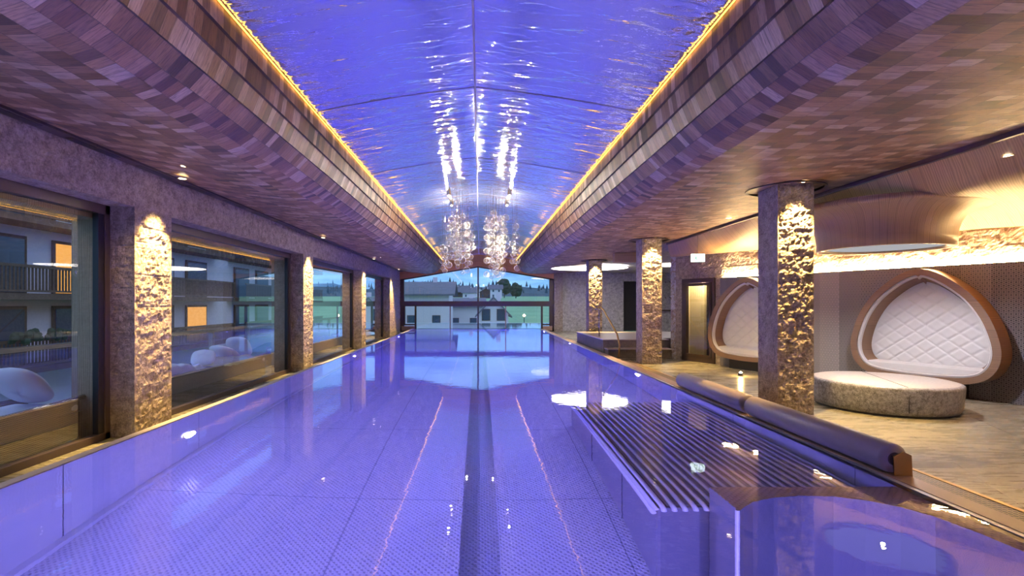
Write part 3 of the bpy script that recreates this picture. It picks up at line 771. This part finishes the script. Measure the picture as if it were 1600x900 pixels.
# ================================================================== PADDED ROLLS
def roll(ya, yb, lab, bracket):
    e = empty('padded_roll', (3.74, (ya+yb)/2, .01), label=lab, category='roll cushion', group=None)
    h = (yb-ya)/2; r = .135
    mb = MB(); mb.tube([(0, -h, r), (0, -h+.02, r), (0, -h+.03, r), (0, h-.03, r), (0, h-.02, r), (0, h, r)], [r-.03, r-.006, r, r, r-.006, r-.03], 28)
    mb.build('cushion', M['vinyl'], e, smooth=True)
    mb = MB(); mb.tube([(0, -h-.02, r), (0, -h+.01, r)], .06, 20); mb.build('core', M['bronze'], e)
    mb = MB(); mb.tube([(0, h-.01, r), (0, h+.02, r)], .06, 20); mb.build('core', M['bronze'], e)
    if bracket:
        mb = MB(); y = -h-.03
        mb.face([(-.03, y, -.01), (.13, y, -.01), (.12, y, .18), (.05, y, .21), (-.04, y, .17)]); mb.face([(-.03, y-.012, -.01), (.13, y-.012, -.01), (.12, y-.012, .18), (.05, y-.012, .21), (-.04, y-.012, .17)])
        mb.face([(.13, y, -.01), (.12, y, .18), (.12, y-.012, .18), (.13, y-.012, -.01)]); mb.face([(-.04, y, .17), (.05, y, .21), (.05, y-.012, .21), (-.04, y-.012, .17)])
        mb.build('end_bracket', M['brass'], e)
    return e
roll(4.62, 7.02, 'nearer taupe padded roll with a brass end bracket on the coping', True)
roll(7.14, 9.45, 'farther taupe padded roll on the coping, behind the nearer one', False)

# ================================================================== STONE BENCH
sb = empty('round_stone_bench', (BX, BY, FZ), label='round grey granite bench with pale top under the wooden drum', category='bench')
mb = MB(); mb.lathe([(.001, .0), (.93, .0), (.93, .035)], n=72); mb.build('plinth', M['black'], sb)
mb = MB(); mb.lathe([(.001, .035), (.955, .035), (.985, .10), (1.01, .40), (1.005, .43), (.985, .445), (.955, .452)], n=96); mb.build('body', M['bench'], sb, smooth=True)
mb = MB(); mb.lathe([(.955, .452), (.94, .458), (.001, .462)], n=96); mb.build('top_slab', M['benchtop'], sb, smooth=True)
dv = (Vector((0, 0)) - Vector((BX, BY))).normalized()
mb = MB(); mb.box(-.0035, .0035, -1.004, -.99, .09, .43); mb.box(-.003, .003, -.95, .95, .457, .4635); mb.build('joint', M['black'], sb, rotz=R(-20))

# ================================================================== ALCOVE SEATS
KP = [(0, 2.10), (.22, 2.04), (.48, 1.88), (.78, 1.60), (1.0, 1.25), (1.13, .88), (1.17, .58), (1.11, .32), (.95, .13), (.70, .035), (.35, .0), (0, -.01)]
def catmull(P, n):
    out = []
    Q = [(-P[1][0], P[1][1]*.2+P[0][1]*.8)] + P + [(-P[-2][0], P[-2][1])]
    for i in range(1, len(Q)-2):
        p0, p1, p2, p3 = Q[i-1], Q[i], Q[i+1], Q[i+2]
        for k in range(n):
            t = k/n
            out.append(tuple(.5*((2*p1[a]) + (-p0[a]+p2[a])*t + (2*p0[a]-5*p1[a]+4*p2[a]-p3[a])*t*t + (-p0[a]+3*p1[a]-3*p2[a]+p3[a])*t**3) for a in (0, 1)))
    out.append(P[-1]); return out
half = catmull(KP, 4)
OUTL = half + [(-x, z) for x, z in reversed(half[1:-1])]      # closed outline
def inset(P, d):
    n = len(P); out = []
    for i in range(n):
        a, b = P[i-1], P[(i+1) % n]; tx, tz = b[0]-a[0], b[1]-a[1]; L = math.hypot(tx, tz) or 1
        nx, nz = -tz/L, tx/L
        q = (P[i][0]-nx*d*-1 if False else P[i][0]-(-nx)*d*-1, P[i][1]) if False else (P[i][0]+(tz/L)*-1*-1*0, P[i][1])
        # inward normal: outline runs clockwise (apex -> right -> bottom)
        q = (P[i][0] - (-tz/L)*d*-1*1, P[i][1] - (tx/L)*d*-1*1)
        out.append((P[i][0] + (tz/L)*d, P[i][1] - (tx/L)*d))
    out[0] = (0, P[0][1]-d*1.25)
    return out
def ring(mb, A, B, ya, yb):
    n = len(A)
    for i in range(n):
        j = (i+1) % n
        mb.face([(A[i][0], ya, A[i][1]), (B[i][0], yb, B[i][1]), (B[j][0], yb, B[j][1]), (A[j][0], ya, A[j][1])])
I1 = inset(OUTL, .115) ; 
if abs(I1[20][0]) > abs(OUTL[20][0]): 
    I1 = inset(OUTL, -.115); SGN = -1
else: SGN = 1
I1b = inset(OUTL, .145*SGN); I2 = inset(OUTL, .16*SGN); I3 = inset(OUTL, .24*SGN)
def alcove(s, lab):
    e = empty('alcove_seat', (WO[0]+.4092*s, WO[1]-.9124*s, FZ+.25), AN, label=lab, category='alcove seat', group=None)
    yf, yb = -.50, -.13
    mb = MB(); ring(mb, OUTL, I1, yf, yf); ring(mb, OUTL, OUTL, yf, yb); ring(mb, I1, I1, yf, yf+.03); ring(mb, OUTL, I1, yb, yb)
    mb.build('frame', M['frame'], e)
    mb = MB(); ring(mb, I1, I1b, yf+.03, yf+.015); ring(mb, I1b, I2, yf+.015, yf+.04); ring(mb, I2, I2, yf+.04, yf+.10); mb.build('lining', M['white'], e, smooth=True)
    mb = MB(); ring(mb, I2, I3, yf+.10, yb-.06); mb.build('inner_band', M['frame'], e)
    # quilted back
    n = len(I3); cz = .85; mb = MB(); K = 44
    I4 = inset(OUTL, .20*SGN)
    def fn(u, v):
        i = int(round(u*n)) % n; x = I3[i][0]*(1-v); z = cz + (I3[i][1]-cz)*(1-v)
        a = (x/.15 + z/.115); b = (x/.15 - z/.115)
        qa = abs(math.sin(a*PI/2)); qb = abs(math.sin(b*PI/2))
        q = min(1, qa*3)*min(1, qb*3)
        if abs(x) < .012: q *= .3
        edge = min(1, v*10)
        return (x, yb-.07-.015*edge - .022*q*edge, z)
    # dense boundary for smooth quilting
    DN = []
    for i in range(n):
        j = (i+1) % n
        for k in range(4): DN.append((I3[i][0]+(I3[j][0]-I3[i][0])*k/4, I3[i][1]+(I3[j][1]-I3[i][1])*k/4))
    I3d = DN; nd = len(DN)
    def fn(u, v):
        i = int(round(u*nd)) % nd; x = I3d[i][0]*(1-v); z = cz + (I3d[i][1]-cz)*(1-v)
        a = (x/.17 + z/.13); b = (x/.17 - z/.13)
        q = min(1, abs(math.sin(a*PI/2))*2.6)*min(1, abs(math.sin(b*PI/2))*2.6)
        edge = min(1, v*10)
        return (x, yb-.085 - .020*q*edge, z)
    mb.grid(fn, nd, K, closeu=True); mb.build('back_cushion', M['white'], e, smooth=True)
    mb = MB(); zs = .30
    S2 = [(x, z) for x, z in I2]
    front, back = [], []
    sel = [p for p in S2 if p[1] <= zs]
    sel = sorted(sel, key=lambda p: p[0])
    m = len(sel)
    for i in range(m-1):
        a, b = sel[i], sel[i+1]
        mb.face([(a[0], yf+.07, a[1]+.005), (b[0], yf+.07, b[1]+.005), (b[0], yf+.07, zs-.02), (a[0], yf+.07, zs-.02)])
        mb.face([(a[0], yf+.07, zs-.02), (b[0], yf+.07, zs-.02), (b[0], yf+.11, zs), (a[0], yf+.11, zs)])
        mb.face([(a[0], yf+.11, zs), (b[0], yf+.11, zs), (b[0], yb-.07, zs+.02), (a[0], yb-.07, zs+.02)])
    mb.build('seat_cushion', M['white'], e)
    mb = MB(); mb.box(-.6, .6, -.36, -.14, -.25, .04); mb.build('base', M['black'], e)
    return e
alcove(6.66, 'white quilted alcove seat in wooden teardrop frame, right behind the round stone bench')
alcove(3.02, 'white quilted alcove seat in wooden teardrop frame, beside the glass door')
# floor spotlight
sp_ = empty('floor_spotlight', (6.10, 12.0, FZ), label='small bright floor spotlight in front of the alcove seat by the door', category='spotlight')
f = MB(); f.lathe([(.03, 0), (.05, 0), (.05, .07), (.035, .08)], n=20); f.build('housing', M['black'], sp_)
f = MB(); f.ball((0, -.02, .075), .03, 12, 8); f.build('lens', emit('spot_lens', (1, .8, .45), 60), sp_)
lamp('floor_spot_light', 'POINT', (0, -.02, .16), 14, WARM, sp_, shadow_soft_size=.03)

# exit sign
ex = empty('exit_sign', (5.70, 13.4, 2.74), R(-6), label='small glowing emergency exit sign hanging near the glass door', category='sign')
f = MB(); f.box(-.17, .17, -.02, .02, -.10, .10); f.build('housing', M['exit'], ex)
f = MB(); y = -.0225
def fq(x0, x1, z0, z1): f.face([(x0, y, z0), (x1, y, z0), (x1, y, z1), (x0, y, z1)])
fq(.02, .13, .05, .065); fq(.02, .035, -.08, .065); fq(.115, .13, -.08, .065)           # doorway outline
f.face([(-.05+.018*math.cos(a*PI/4), y, .045+.018*math.sin(a*PI/4)) for a in range(8)])
f.face([(-.07, y, .02), (-.035, y, .02), (-.045, y, -.03), (-.075, y, -.02)]); f.face([(-.045, y, -.02), (-.02, y, -.05), (-.03, y, -.075), (-.06, y, -.03)]); f.face([(-.075, y, -.02), (-.06, y, -.03), (-.09, y, -.075), (-.105, y, -.07)])
f.build('pictogram', M['exitgreen'], ex, label='green running figure and doorway')
f = MB(); f.tube([(0, 0, .10), (0, 0, .62)], .008, 6); f.build('hanger', M['chrome'], ex)

# ================================================================== CHANDELIER
CX, CY = -.02, 14.05
ch = empty('chandelier', (CX, CY, 4.45), label='chandelier of clear glass bubbles hanging from the film vault in two clusters', category='chandelier')
sph = MB(); sph.ball((0, 0, 0), 1.0, 20, 12); bub0 = sph.build('bubble', M['bubble'], ch, smooth=True)
rnd = random.Random(11)
pts = []; wires = MB()
strands = []
for side in (-1, 1):
    for i in range(21):
        x = side*(.50 + rnd.gauss(0, .19)); y = rnd.uniform(-1.35, 1.35)
        zb = rnd.choice([2.36, 2.5, 2.62, 2.75, 2.95, 3.1]) + rnd.uniform(-.05, .05)
        strands.append((x, y, zb, rnd.uniform(3.5, 4.05)))
    for i in range(3):
        strands.append((side*rnd.uniform(.88, 1.05), rnd.uniform(-.8, .8), rnd.uniform(2.42, 2.8), rnd.uniform(2.9, 3.4)))
for (x, y, zb, zt) in strands:
    z = zb; wires.tube([(x, y, zb-4.45), (x, y, -.02)], .003, 4)
    while z < zt:
        r = rnd.choice([.055, .07, .08, .088]); pts.append((x, y, z-4.45, r)); z += 2*r + rnd.choice([.02, .05, .1, .2])
wires.build('suspension_wires', M['chrome'], ch)
pts.sort(key=lambda p: p[1])
first = True
for (x, y, z, r) in pts[:99]:
    o = bub0 if first else bub0.copy()
    if not first: COL.objects.link(o); o.parent = ch
    first = False
    o.location = (x, y, z); o.scale = (r, r, r)
mb = MB()
for (x, y, z, r) in pts[99:]: mb.ball((x, y, z), r, 16, 10)
mb.build('bubbles', M['bubble'], ch, smooth=True, kind='stuff')
for (x, y) in ((-.78, -.9), (.78, -.9), (-.78, .4), (.78, .4)):
    f = MB(); f.lathe([(.05, .0), (.06, -.12), (.045, -.13)], (x, y), 16); f.build('spot_housing', M['chrome'], ch)
    f = MB(); f.ball((x, y, -.135), .025, 10, 6); f.build('spot_lens', emit('chandelier_lens', (1, .88, .68), 18), ch)
    lamp('chandelier_spot', 'POINT', (x, y, -.24), 46, (1, .84, .62), ch, shadow_soft_size=.02)
lamp('chandelier_fill', 'POINT', (-.35, 0, -1.2), 75, (1, .90, .68), ch, shadow_soft_size=.02)  # fill points without a fixture, added to brighten the bubbles
lamp('chandelier_fill', 'POINT', (.35, 0, -1.2), 75, (1, .90, .68), ch, shadow_soft_size=.02)

# ================================================================== PLATFORM, STEPS, HANDRAIL, HOOKS
mb = MB(); mb.box(3.9, 5.95, 16.2, 20.6, FZ, .385); mb.box(5.9, 10.5, 16.9, 20.6, FZ, .385); mb.box(3.95, 5.9, 15.75, 16.2, FZ, .12)
S(mb.build('floor.001', M['riser']), 'dark stone step and raised platform between the columns')
mb = MB(); mb.box(3.88, 5.97, 16.17, 20.62, .386, .41); mb.box(5.97, 10.5, 16.85, 20.6, .386, .41); mb.box(3.93, 5.92, 15.72, 16.2, .12, .145)
S(mb.build('floor.002', M['copingpale']), 'pale stone treads on the raised platform')
for lab, x, y, mt in (('curved brass handrail rising beside the farthest column', 4.05, 15.9, 'brass'), ('pale steel handrail post behind the brass handrail', 4.10, 17.6, 'chrome')):
    f = MB()
    if mt == 'brass': f.tube([(x+.10, y-.6, -.05), (x+.12, y-.6, .3), (x+.11, y-.35, .62), (x-.02, y, 1.0), (x-.17, y+.25, 1.36), (x-.25, y+.35, 1.45), (x-.32, y+.35, 1.42)], .028, 10)
    else: f.tube([(x, y, .4), (x, y, 1.3), (x-.05, y, 1.36), (x-.15, y, 1.36)], .025, 10)
    f.build('handrail', M[mt], smooth=True, label=lab, category='handrail')
q = 0
for z in (1.92, 2.86):
    for k in range(3):
        x = 10.98+k*.28
        f = MB(); f.box(x-.03, x+.03, YE-.1, YE-.01, z-.02, z+.02); f.tube([(x, YE-.08, z), (x, YE-.16, z-.08), (x, YE-.2, z-.02)], .015, 6)
        f.build('wall_hook', M['bronze'], label='small dark hook, %s of three in the %s row on the shower wall' % (('leftmost', 'middle', 'rightmost')[k], 'lower' if z < 2 else 'upper'), category='hook', group='hooks in the %s row on the shower wall' % ('lower' if z < 2 else 'upper'))
f = MB(); f.box(10.7, 12.3, YE-.25, YE-.02, 1.08, 1.16); f.build('wall_shelf', M['bronze'], label='thin dark shelf rail below the wall hooks', category='shelf')

# ================================================================== OUTSIDE, LEFT TERRACE
mb = MB(); mb.face([(-8.2, -6, -.42), (-5.3, -6, -.42), (-5.3, 40, -.42), (-8.2, 40, -.42)]); S(mb.build('floor.003', M['terrace']), 'dark outdoor terrace deck outside the windows')
def lounger(yc, lab, seed, L):
    e = empty('wicker_lounger', (-6.05, yc, -.42), label=lab, category='lounger', group=None)
    mb = MB()
    def sec(u, v):
        # rounded boat-like side
        a = v; y = -L + 2*L*u; wv = .52*(1-abs(2*u-1)**5*.25)
        ang = PI*(1-v); cxv = math.cos(ang); 
        sx = max(-1, min(1, cxv*1.6))*wv
        z = .60 - .60*max(0, math.sin(ang))**.35 + .05*abs(2*u-1)**2
        return (sx*-1, y, z)
    mb.grid(sec, 24, 16)
    mb.grid(lambda u, v: ((-1 if v < .5 else 1)*(.5), 0, 0) if False else (.50*(2*v-1), -L+.02+(2*L-.04)*u, .47), 6, 2)
    mb.build('body', M['wicker'], e, smooth=True)
    mb = MB(); mb.box(-.45, .45, -L+.15, L-.15, .475, .57); mb.build('mattress', M['towel'], e, bevel=.03)
    mb = MB(); mb.tube([(.50, -L+2*L*t, .62+.05*abs(2*t-1)**2) for t in [i/16 for i in range(17)]], .035, 8); mb.build('rim', M['wicker'], e, smooth=True)
    return e
def towel(yc, lab, seed, mat, cat='blanket', amp=.26, x0=-6.35, ln=1.1, z0=.10):
    mb = MB()
    def fn(u, v):
        x = (u-.5)*.75; y = (v-.5)*2*ln
        e = min(1, min(u, 1-u)*6)*min(1, min(v, 1-v)*6)
        d = abs(fbm(x+seed, y*.8, seed, 1.6, 3))
        return (x, y, (.06+amp*(.35+d*1.4))*e + .02*fbm(x, y, seed, 9, 2))
    mb.grid(fn, 26, 50)
    return mb.build(cat.replace(' ', '_'), M[mat], smooth=True, loc=(x0, yc, z0), label=lab, category=cat)
def pillow(x, y, z, rx, rz, sc_, lab):
    mb = MB()
    def fn(u, v):
        a = 2*PI*u; t = PI*v; k = math.sin(t)
        cx = math.copysign(abs(math.cos(a))**.6, math.cos(a)); sy = math.copysign(abs(math.sin(a))**.6, math.sin(a))
        return (.26*k**.6*cx*sc_, .36*k**.6*sy*sc_, -.12*math.cos(t)*sc_*(1-.25*abs(cx*sy)))
    mb.grid(fn, 28, 16, closeu=True)
    o = mb.build('pillow', M['towel'], smooth=True, loc=(x, y, z), rotz=R(rz), label=lab, category='pillow', group='pale pillows on the terrace loungers')
    o.rotation_euler.x = R(rx); return o
for i, (yc, nm, L) in enumerate(((4.95, 'outside the window bay nearest the camera', 2.35), (10.9, 'outside the second window bay', 2.6), (17.8, 'outside the third window bay', 2.4), (24.4, 'outside the fourth window bay', 2.2))):
    lounger(yc, 'wicker lounger ' + nm, i, L)
    towel(yc-.95, 'pale crumpled blanket on the wicker lounger ' + nm, 3.1+i*2.3, 'towel', amp=.13, ln=L-1.65, z0=.16, x0=-6.05)
    pillow(-6.15, yc+L-.42, .44, -38, 10, 1.1, 'pillow at the far end of the lounger ' + nm)
    pillow(-6.05, yc+L-1.35, .38, -25, -15, 1.0, 'pillow second from the far end, lounger ' + nm)
    pillow(-6.1, yc+L-2.2, .34, 20, 25, .95, 'pillow near the middle of the lounger ' + nm)
    if i in (1, 2): towel(yc+.9, 'khaki throw over the rim of the wicker lounger ' + nm, 7.7+i, 'khaki', 'throw', .07, -5.75, .8, .20)
ra = empty('balustrade', (-8.1, 0, -.42), label='weathered wooden balustrade along the terrace edge', category='railing')
f = MB(); f.box(-.09, .09, -4, 36, 1.12, 1.20); f.build('top_rail', M['railwood'], ra)
for i in range(15):
    y = -2.2+i*2.4+.85; f = MB(); f.box(-.06, .06, y-.06, y+.06, 0, 1.13); f.build('post', M['railwood'], ra)
f = MB(); f.face([(-.0, -4, .05), (0, 36, .05), (0, 36, 1.1), (0, -4, 1.1)]); f.build('glass_panel', pane_mat('rail_glass', 1.5, (.75, .8, .95)), ra)

# chalet apartment building beyond the terrace
cb = empty('apartment_chalet', (-17, 32, -4), label='long timber and plaster chalet with balconies beyond the terrace', category='building')
f = MB(); f.box(-9, 0, -18, 20, 0, 13); f.build('wall', M['housewhite'], cb)
f = MB(); f.box(-9, .03, -18, 20, 8.4, 13); f.build('timber_storey', M['housewood'], cb)
f = MB(); f.face([(-5, -19.5, 16.5), (-5, 21.5, 16.5), (2.0, 21.5, 12.6), (2.0, -19.5, 12.6)]); f.face([(-5, -19.5, 16.3), (-5, 21.5, 16.3), (2.0, 21.5, 12.4), (2.0, -19.5, 12.4)]); f.face([(2, -19.5, 12.4), (2, 21.5, 12.4), (2, 21.5, 12.6), (2, -19.5, 12.6)]); f.build('roof', M['houseroof'], cb)
rr = random.Random(5)
for lv, z in enumerate((3.3, 5.9, 8.6)):
    for j in range(4):
        ya = -16+j*9.2
        f = MB(); f.box(0, 1.3, ya, ya+7.6, z-.22, z); f.build('balcony_floor', M['housewood'], cb)
        f = MB(); f.box(1.22, 1.3, ya, ya+7.6, z+.9, z+1.0); f.box(1.22, 1.3, ya, ya+7.6, z+.05, z+.12)
        for k in range(52): f.box(1.24, 1.28, ya+.1+k*.145, ya+.16+k*.145, z+.1, z+.92)
        f.build('balcony_railing', M['housewood'], cb)
        for k in range(2):
            y = ya+1.0+k*3.4
            lit = rr.random() < .12
            w_ = empty('window', (0, 0, 0), parent=cb)
            f = MB(); f.box(.02, .10, y-.12, y+2.1, z, z+2.15); f.build('window_frame', M['housewood'], w_)
            f = MB(); f.box(.09, .12, y, y+1.98, z+.06, z+2.03); f.build('pane', M['winlit'] if lit else (M['curtain'] if rr.random() < .5 else M['winblue']), w_)
f = MB()
for k in range(60): 
    f.ball((1.35+rr.uniform(-.15, .15), -15+rr.random()*3, 4.35+rr.uniform(-.12, .2)), rr.uniform(.06, .14), 6, 4)
f.build('balcony_flowers', M['leaf'], cb)

# ================================================================== OUTSIDE, BEYOND THE END WINDOW
mb = MB()
mb.face([(-8, YE+.3, -1.2), (8, YE+.3, -1.2), (8, 40, -1.2), (-8, 40, -1.2)]); mb.face([(-8, 40, -1.2), (8, 40, -1.2), (8, 40, -.01), (-8, 40, -.01)])
mb.box(-9, 9, 40.0, 40.5, -1.5, .0); mb.box(-8.4, -8, YE, 40, -1.5, .01); mb.box(8, 8.4, YE, 40, -1.5, .01)
S(mb.build('outdoor_pool_basin', M['palesteel']), 'pale outdoor pool basin beyond the end window')
mb = MB(); mb.face([(-8, YE+.32, -.004), (8, YE+.32, -.004), (8, 40, -.004), (-8, 40, -.004)])
mb.build('outdoor_pool_water', M['water'], kind='stuff', label='pale blue outdoor pool water beyond the end window', category='water')
ul = empty('outdoor_pool_fill', (0, YE+.45, -.5), label='added unseen lamp brightening the outdoor pool beyond the end window', category='pool light')  # added lamp, only there to brighten the outdoor water
f = MB(); f.ball((0, 0, 0), .06, 10, 6); f.build('lens', M['uwlens'], ul)
lamp('outdoor_fill_point', 'POINT', (0, .3, 0), 160, (.25, .5, 1.0), ul, shadow_soft_size=.1)
lamp('outdoor_fill_point', 'POINT', (-5, 3, 0), 200, (.35, .6, 1.0), ul, shadow_soft_size=.1)
lamp('outdoor_fill_point', 'POINT', (5, 3, 0), 200, (.35, .6, 1.0), ul, shadow_soft_size=.1)

def ter(x, y):
    if y < 62: return -1.6
    if y < 150: return -1.6 + (y-62)/88*3.2
    if y < 480: return 1.6 + (y-150)/330*6.4
    t = (y-480)
    return 8 + t*.035 + max(0, fbm(x*.004, y*.004, 3, 1, 4)+.2)*min(t, 300)*.12
mb = MB()
ys = [-60, -20, 20, 40.5, 44, 55, 62, 75, 90, 110, 130, 150, 180, 215, 260, 300, 350, 420, 480, 560, 650, 760, 880, 1000]
nx = 40
def tf(u, v):
    k = v*(len(ys)-1); y = ys[int(round(k))]; x = (-1+2*u)*max(90, abs(y)*1.1)
    z = ter(x, y) if y > 40 else -4.2
    return (x, y, z)
b0 = MB(); b0.grid(tf, nx, len(ys)-1)
# cut the strip under the building
keep = [i for i, fc in enumerate(b0.f) if not all(b0.v[j][1] < 41 and b0.v[j][1] > -61 and False for j in fc)]
far = []
for i, fc in enumerate(b0.f):
    b0.mi[i] = 1 if min(b0.v[j][1] for j in fc) >= 480 else 0
S(b0.build('ground', [M['grass'], M['forest']]), 'green meadow rising to dark wooded hills')

def house(x, y, zb, w, d, h, rh, lab, rot=0, wall='housewhite', axis='x', lit=0, wins=True, name='house'):
    e = empty(name, (x, y, zb), R(rot), label=lab, category='house')
    f = MB(); f.box(-w/2, w/2, -d/2, d/2, 0, h)
    if axis == 'y':
        f.face([(-w/2, -d/2, h), (w/2, -d/2, h), (0, -d/2, h+rh)]); f.face([(-w/2, d/2, h), (w/2, d/2, h), (0, d/2, h+rh)])
    else:
        f.face([(-w/2, -d/2, h), (-w/2, d/2, h), (-w/2, 0, h+rh)]); f.face([(w/2, -d/2, h), (w/2, d/2, h), (w/2, 0, h+rh)])
    f.build('wall', M[wall], e)
    o_ = .12*w; f = MB(); t = .18
    if axis == 'y':
        for s_ in (-1, 1):
            k = rh/(w/2); X = s_*(w/2+o_); Z = h - k*o_
            for dz in (0, t): f.face([(0, -d/2-o_, h+rh+dz), (X, -d/2-o_, Z+dz), (X, d/2+o_, Z+dz), (0, d/2+o_, h+rh+dz)])
            f.face([(0, -d/2-o_, h+rh), (X, -d/2-o_, Z), (X, -d/2-o_, Z+t), (0, -d/2-o_, h+rh+t)])
    else:
        for s_ in (-1, 1):
            k = rh/(d/2); Yv = s_*(d/2+o_); Z = h - k*o_
            for dz in (0, t): f.face([(-w/2-o_, 0, h+rh+dz), (-w/2-o_, Yv, Z+dz), (w/2+o_, Yv, Z+dz), (w/2+o_, 0, h+rh+dz)])
            f.face([(-w/2-o_, Yv, Z), (w/2+o_, Yv, Z), (w/2+o_, Yv, Z+t), (-w/2-o_, Yv, Z+t)])
    f.build('roof', M['houseroof'], e)
    f = MB(); f.box(w*.12, w*.12+.5, -.25, .25, h+rh*.6, h+rh+.7); f.build('chimney', M['housewhite'], e)
    if wins:
        nlev = max(1, int(h/2.7)); nc = max(2, int(w/2.6))
        for a in range(nlev):
            for b in range(nc):
                xx = -w/2 + (b+.5)*w/nc; zz = .9 + a*2.7
                f = MB(); f.box(xx-.45, xx+.45, -d/2-.05, -d/2+.02, zz, zz+1.25); wn_ = f.build('window', M['housewood'], e)
                f = MB(); f.box(xx-.38, xx+.38, -d/2-.07, -d/2-.04, zz+.07, zz+1.18); f.build('pane', M['winlit'] if (a*7+b*3+lit) % 5 == 0 and lit else M['winblue'], wn_)
    return e
def pt(px, py, D): return ((px-750)*D/800, D, 1.55-(py-474)*D/800)
house(*pt(668, 520, 60), 5.5, 8, 4.5, 1.3, 'white chalet with grey roof, left part of the end window view', wall='housewhite', lit=0)
house(*pt(727, 520, 70), 4.6, 8, 3.6, 1.0, 'grey white house in the middle of the end window view', wall='housewhite')
house(*pt(770, 512, 58), 3.2, 6, 1.6, 1.7, 'low grey roofed outbuilding right of the middle mullion', axis='y')
vill = [(636, 0, 300, 9, 4, 3), (656, 0, 345, 9, 3.6, 2.5), (672, 0, 300, 8, 3.6, 2.6), (694, 0, 320, 11, 3, 2.4), (733, 0, 285, 7, 3, 2.4), (759, 0, 300, 7, 3, 2.2), (775, 0, 290, 6.5, 5, 2.0), (663, 0, 425, 12, 4, 4), (712, 0, 380, 11, 4, 3.4), (745, 0, 420, 11, 4, 3.4), (725, 0, 455, 11, 5, 4), (690, 0, 455, 11, 5, 4)]
desc = ['wide dark roofed farmhouse at the left edge', 'pale house left of the village', 'gabled house between two pale ones', 'long low house at the meadow edge', 'small house left of the centre mullion', 'small white house right of the centre mullion', 'taller white house near the round tree', 'house on the slope at left', 'house on the slope in the middle', 'house on the slope right of middle', 'highest house under the hill', 'second highest house under the hill, at left']
for i, (px, py, D, w_, h_, rh) in enumerate(vill):
    X, Y, Z = pt(px, 470, D); Z = ter(X, Y)
    house(X, Y, Z, w_, w_*.8, h_+.6, rh, 'village %s of the end window view' % desc[i], wall='housewhite' if i % 3 != 2 else 'housewood', axis='y' if i % 2 else 'x', lit=i % 4, name='village_house')
def tree(px, py, D, h, r, lab, conifer=False):
    X, Y, Z = pt(px, py, D); Z = ter(X, Y)
    e = empty('tree', (X, Y, Z), label=lab, category='tree')
    f = MB(); f.tube([(0, 0, 0), (0, 0, h*.5)], [.3, .2], 8); f.build('trunk', M['bark'], e)
    f = MB()
    if conifer:
        for k in range(6):
            z = h*(.15+.14*k); rr_ = r*(1-k/6.5)
            f.grid(lambda u, v: ((rr_*(1-v)*(1+.2*math.sin(u*40)))*math.cos(2*PI*u), (rr_*(1-v)*(1+.2*math.sin(u*40)))*math.sin(2*PI*u), z+v*h*.25), 24, 2, closeu=True)
    else:
        def fn(u, v):
            p = Vector((math.sin(PI*v)*math.cos(2*PI*u), math.sin(PI*v)*math.sin(2*PI*u), -math.cos(PI*v)))
            k = r*(1+.35*fbm(p.x+X, p.y, p.z, 2.5, 3)); return (p.x*k, p.y*k, h*.6+p.z*k)
        f.grid(fn, 28, 18, closeu=True)
    f.build('crown', M['leaf'], e)
tree(788, 460, 330, 12, 4.6, 'round dark tree right of the village')
tree(806, 462, 300, 8, 3.6, 'lower round dark tree at the right of the village')
tree(703, 460, 352, 13, 3.2, 'dark conifer above the village middle', True)
tree(681, 460, 345, 12, 3.0, 'dark conifer left of the village middle', True)
tree(646, 460, 290, 10, 2.6, 'dark conifer at the left of the village', True)
tree(634, 462, 200, 6, 2.6, 'dark bushy tree at the left window edge')
rf = random.Random(3); mb = MB()
for i in range(420):
    y = rf.uniform(490, 900); x = rf.uniform(-.3, .3)*y; z = ter(x, y); h = rf.uniform(4, 8); r = h*.22
    mb.grid(lambda u, v: (x+r*(1-v)*math.cos(2*PI*u), y+r*(1-v)*math.sin(2*PI*u), z+h*v), 6, 1, closeu=True)
mb.build('hill_forest', M['forest'], kind='stuff', label='dark conifer forest on the hill behind the village', category='forest')
gl = empty('garden_lamp', (pt(819, 505, 55)[0], 55, -1.6), label='small glowing garden lamp on the meadow beyond the outdoor pool', category='lamp')
f = MB(); f.tube([(0, 0, 0), (0, 0, 1.75)], .04, 8); f.build('post', M['bronze'], gl)
f = MB(); f.ball((0, 0, 1.85), .15, 12, 8); f.build('lamp_shade', emit('garden_glow', (1, .8, .5), 5), gl)
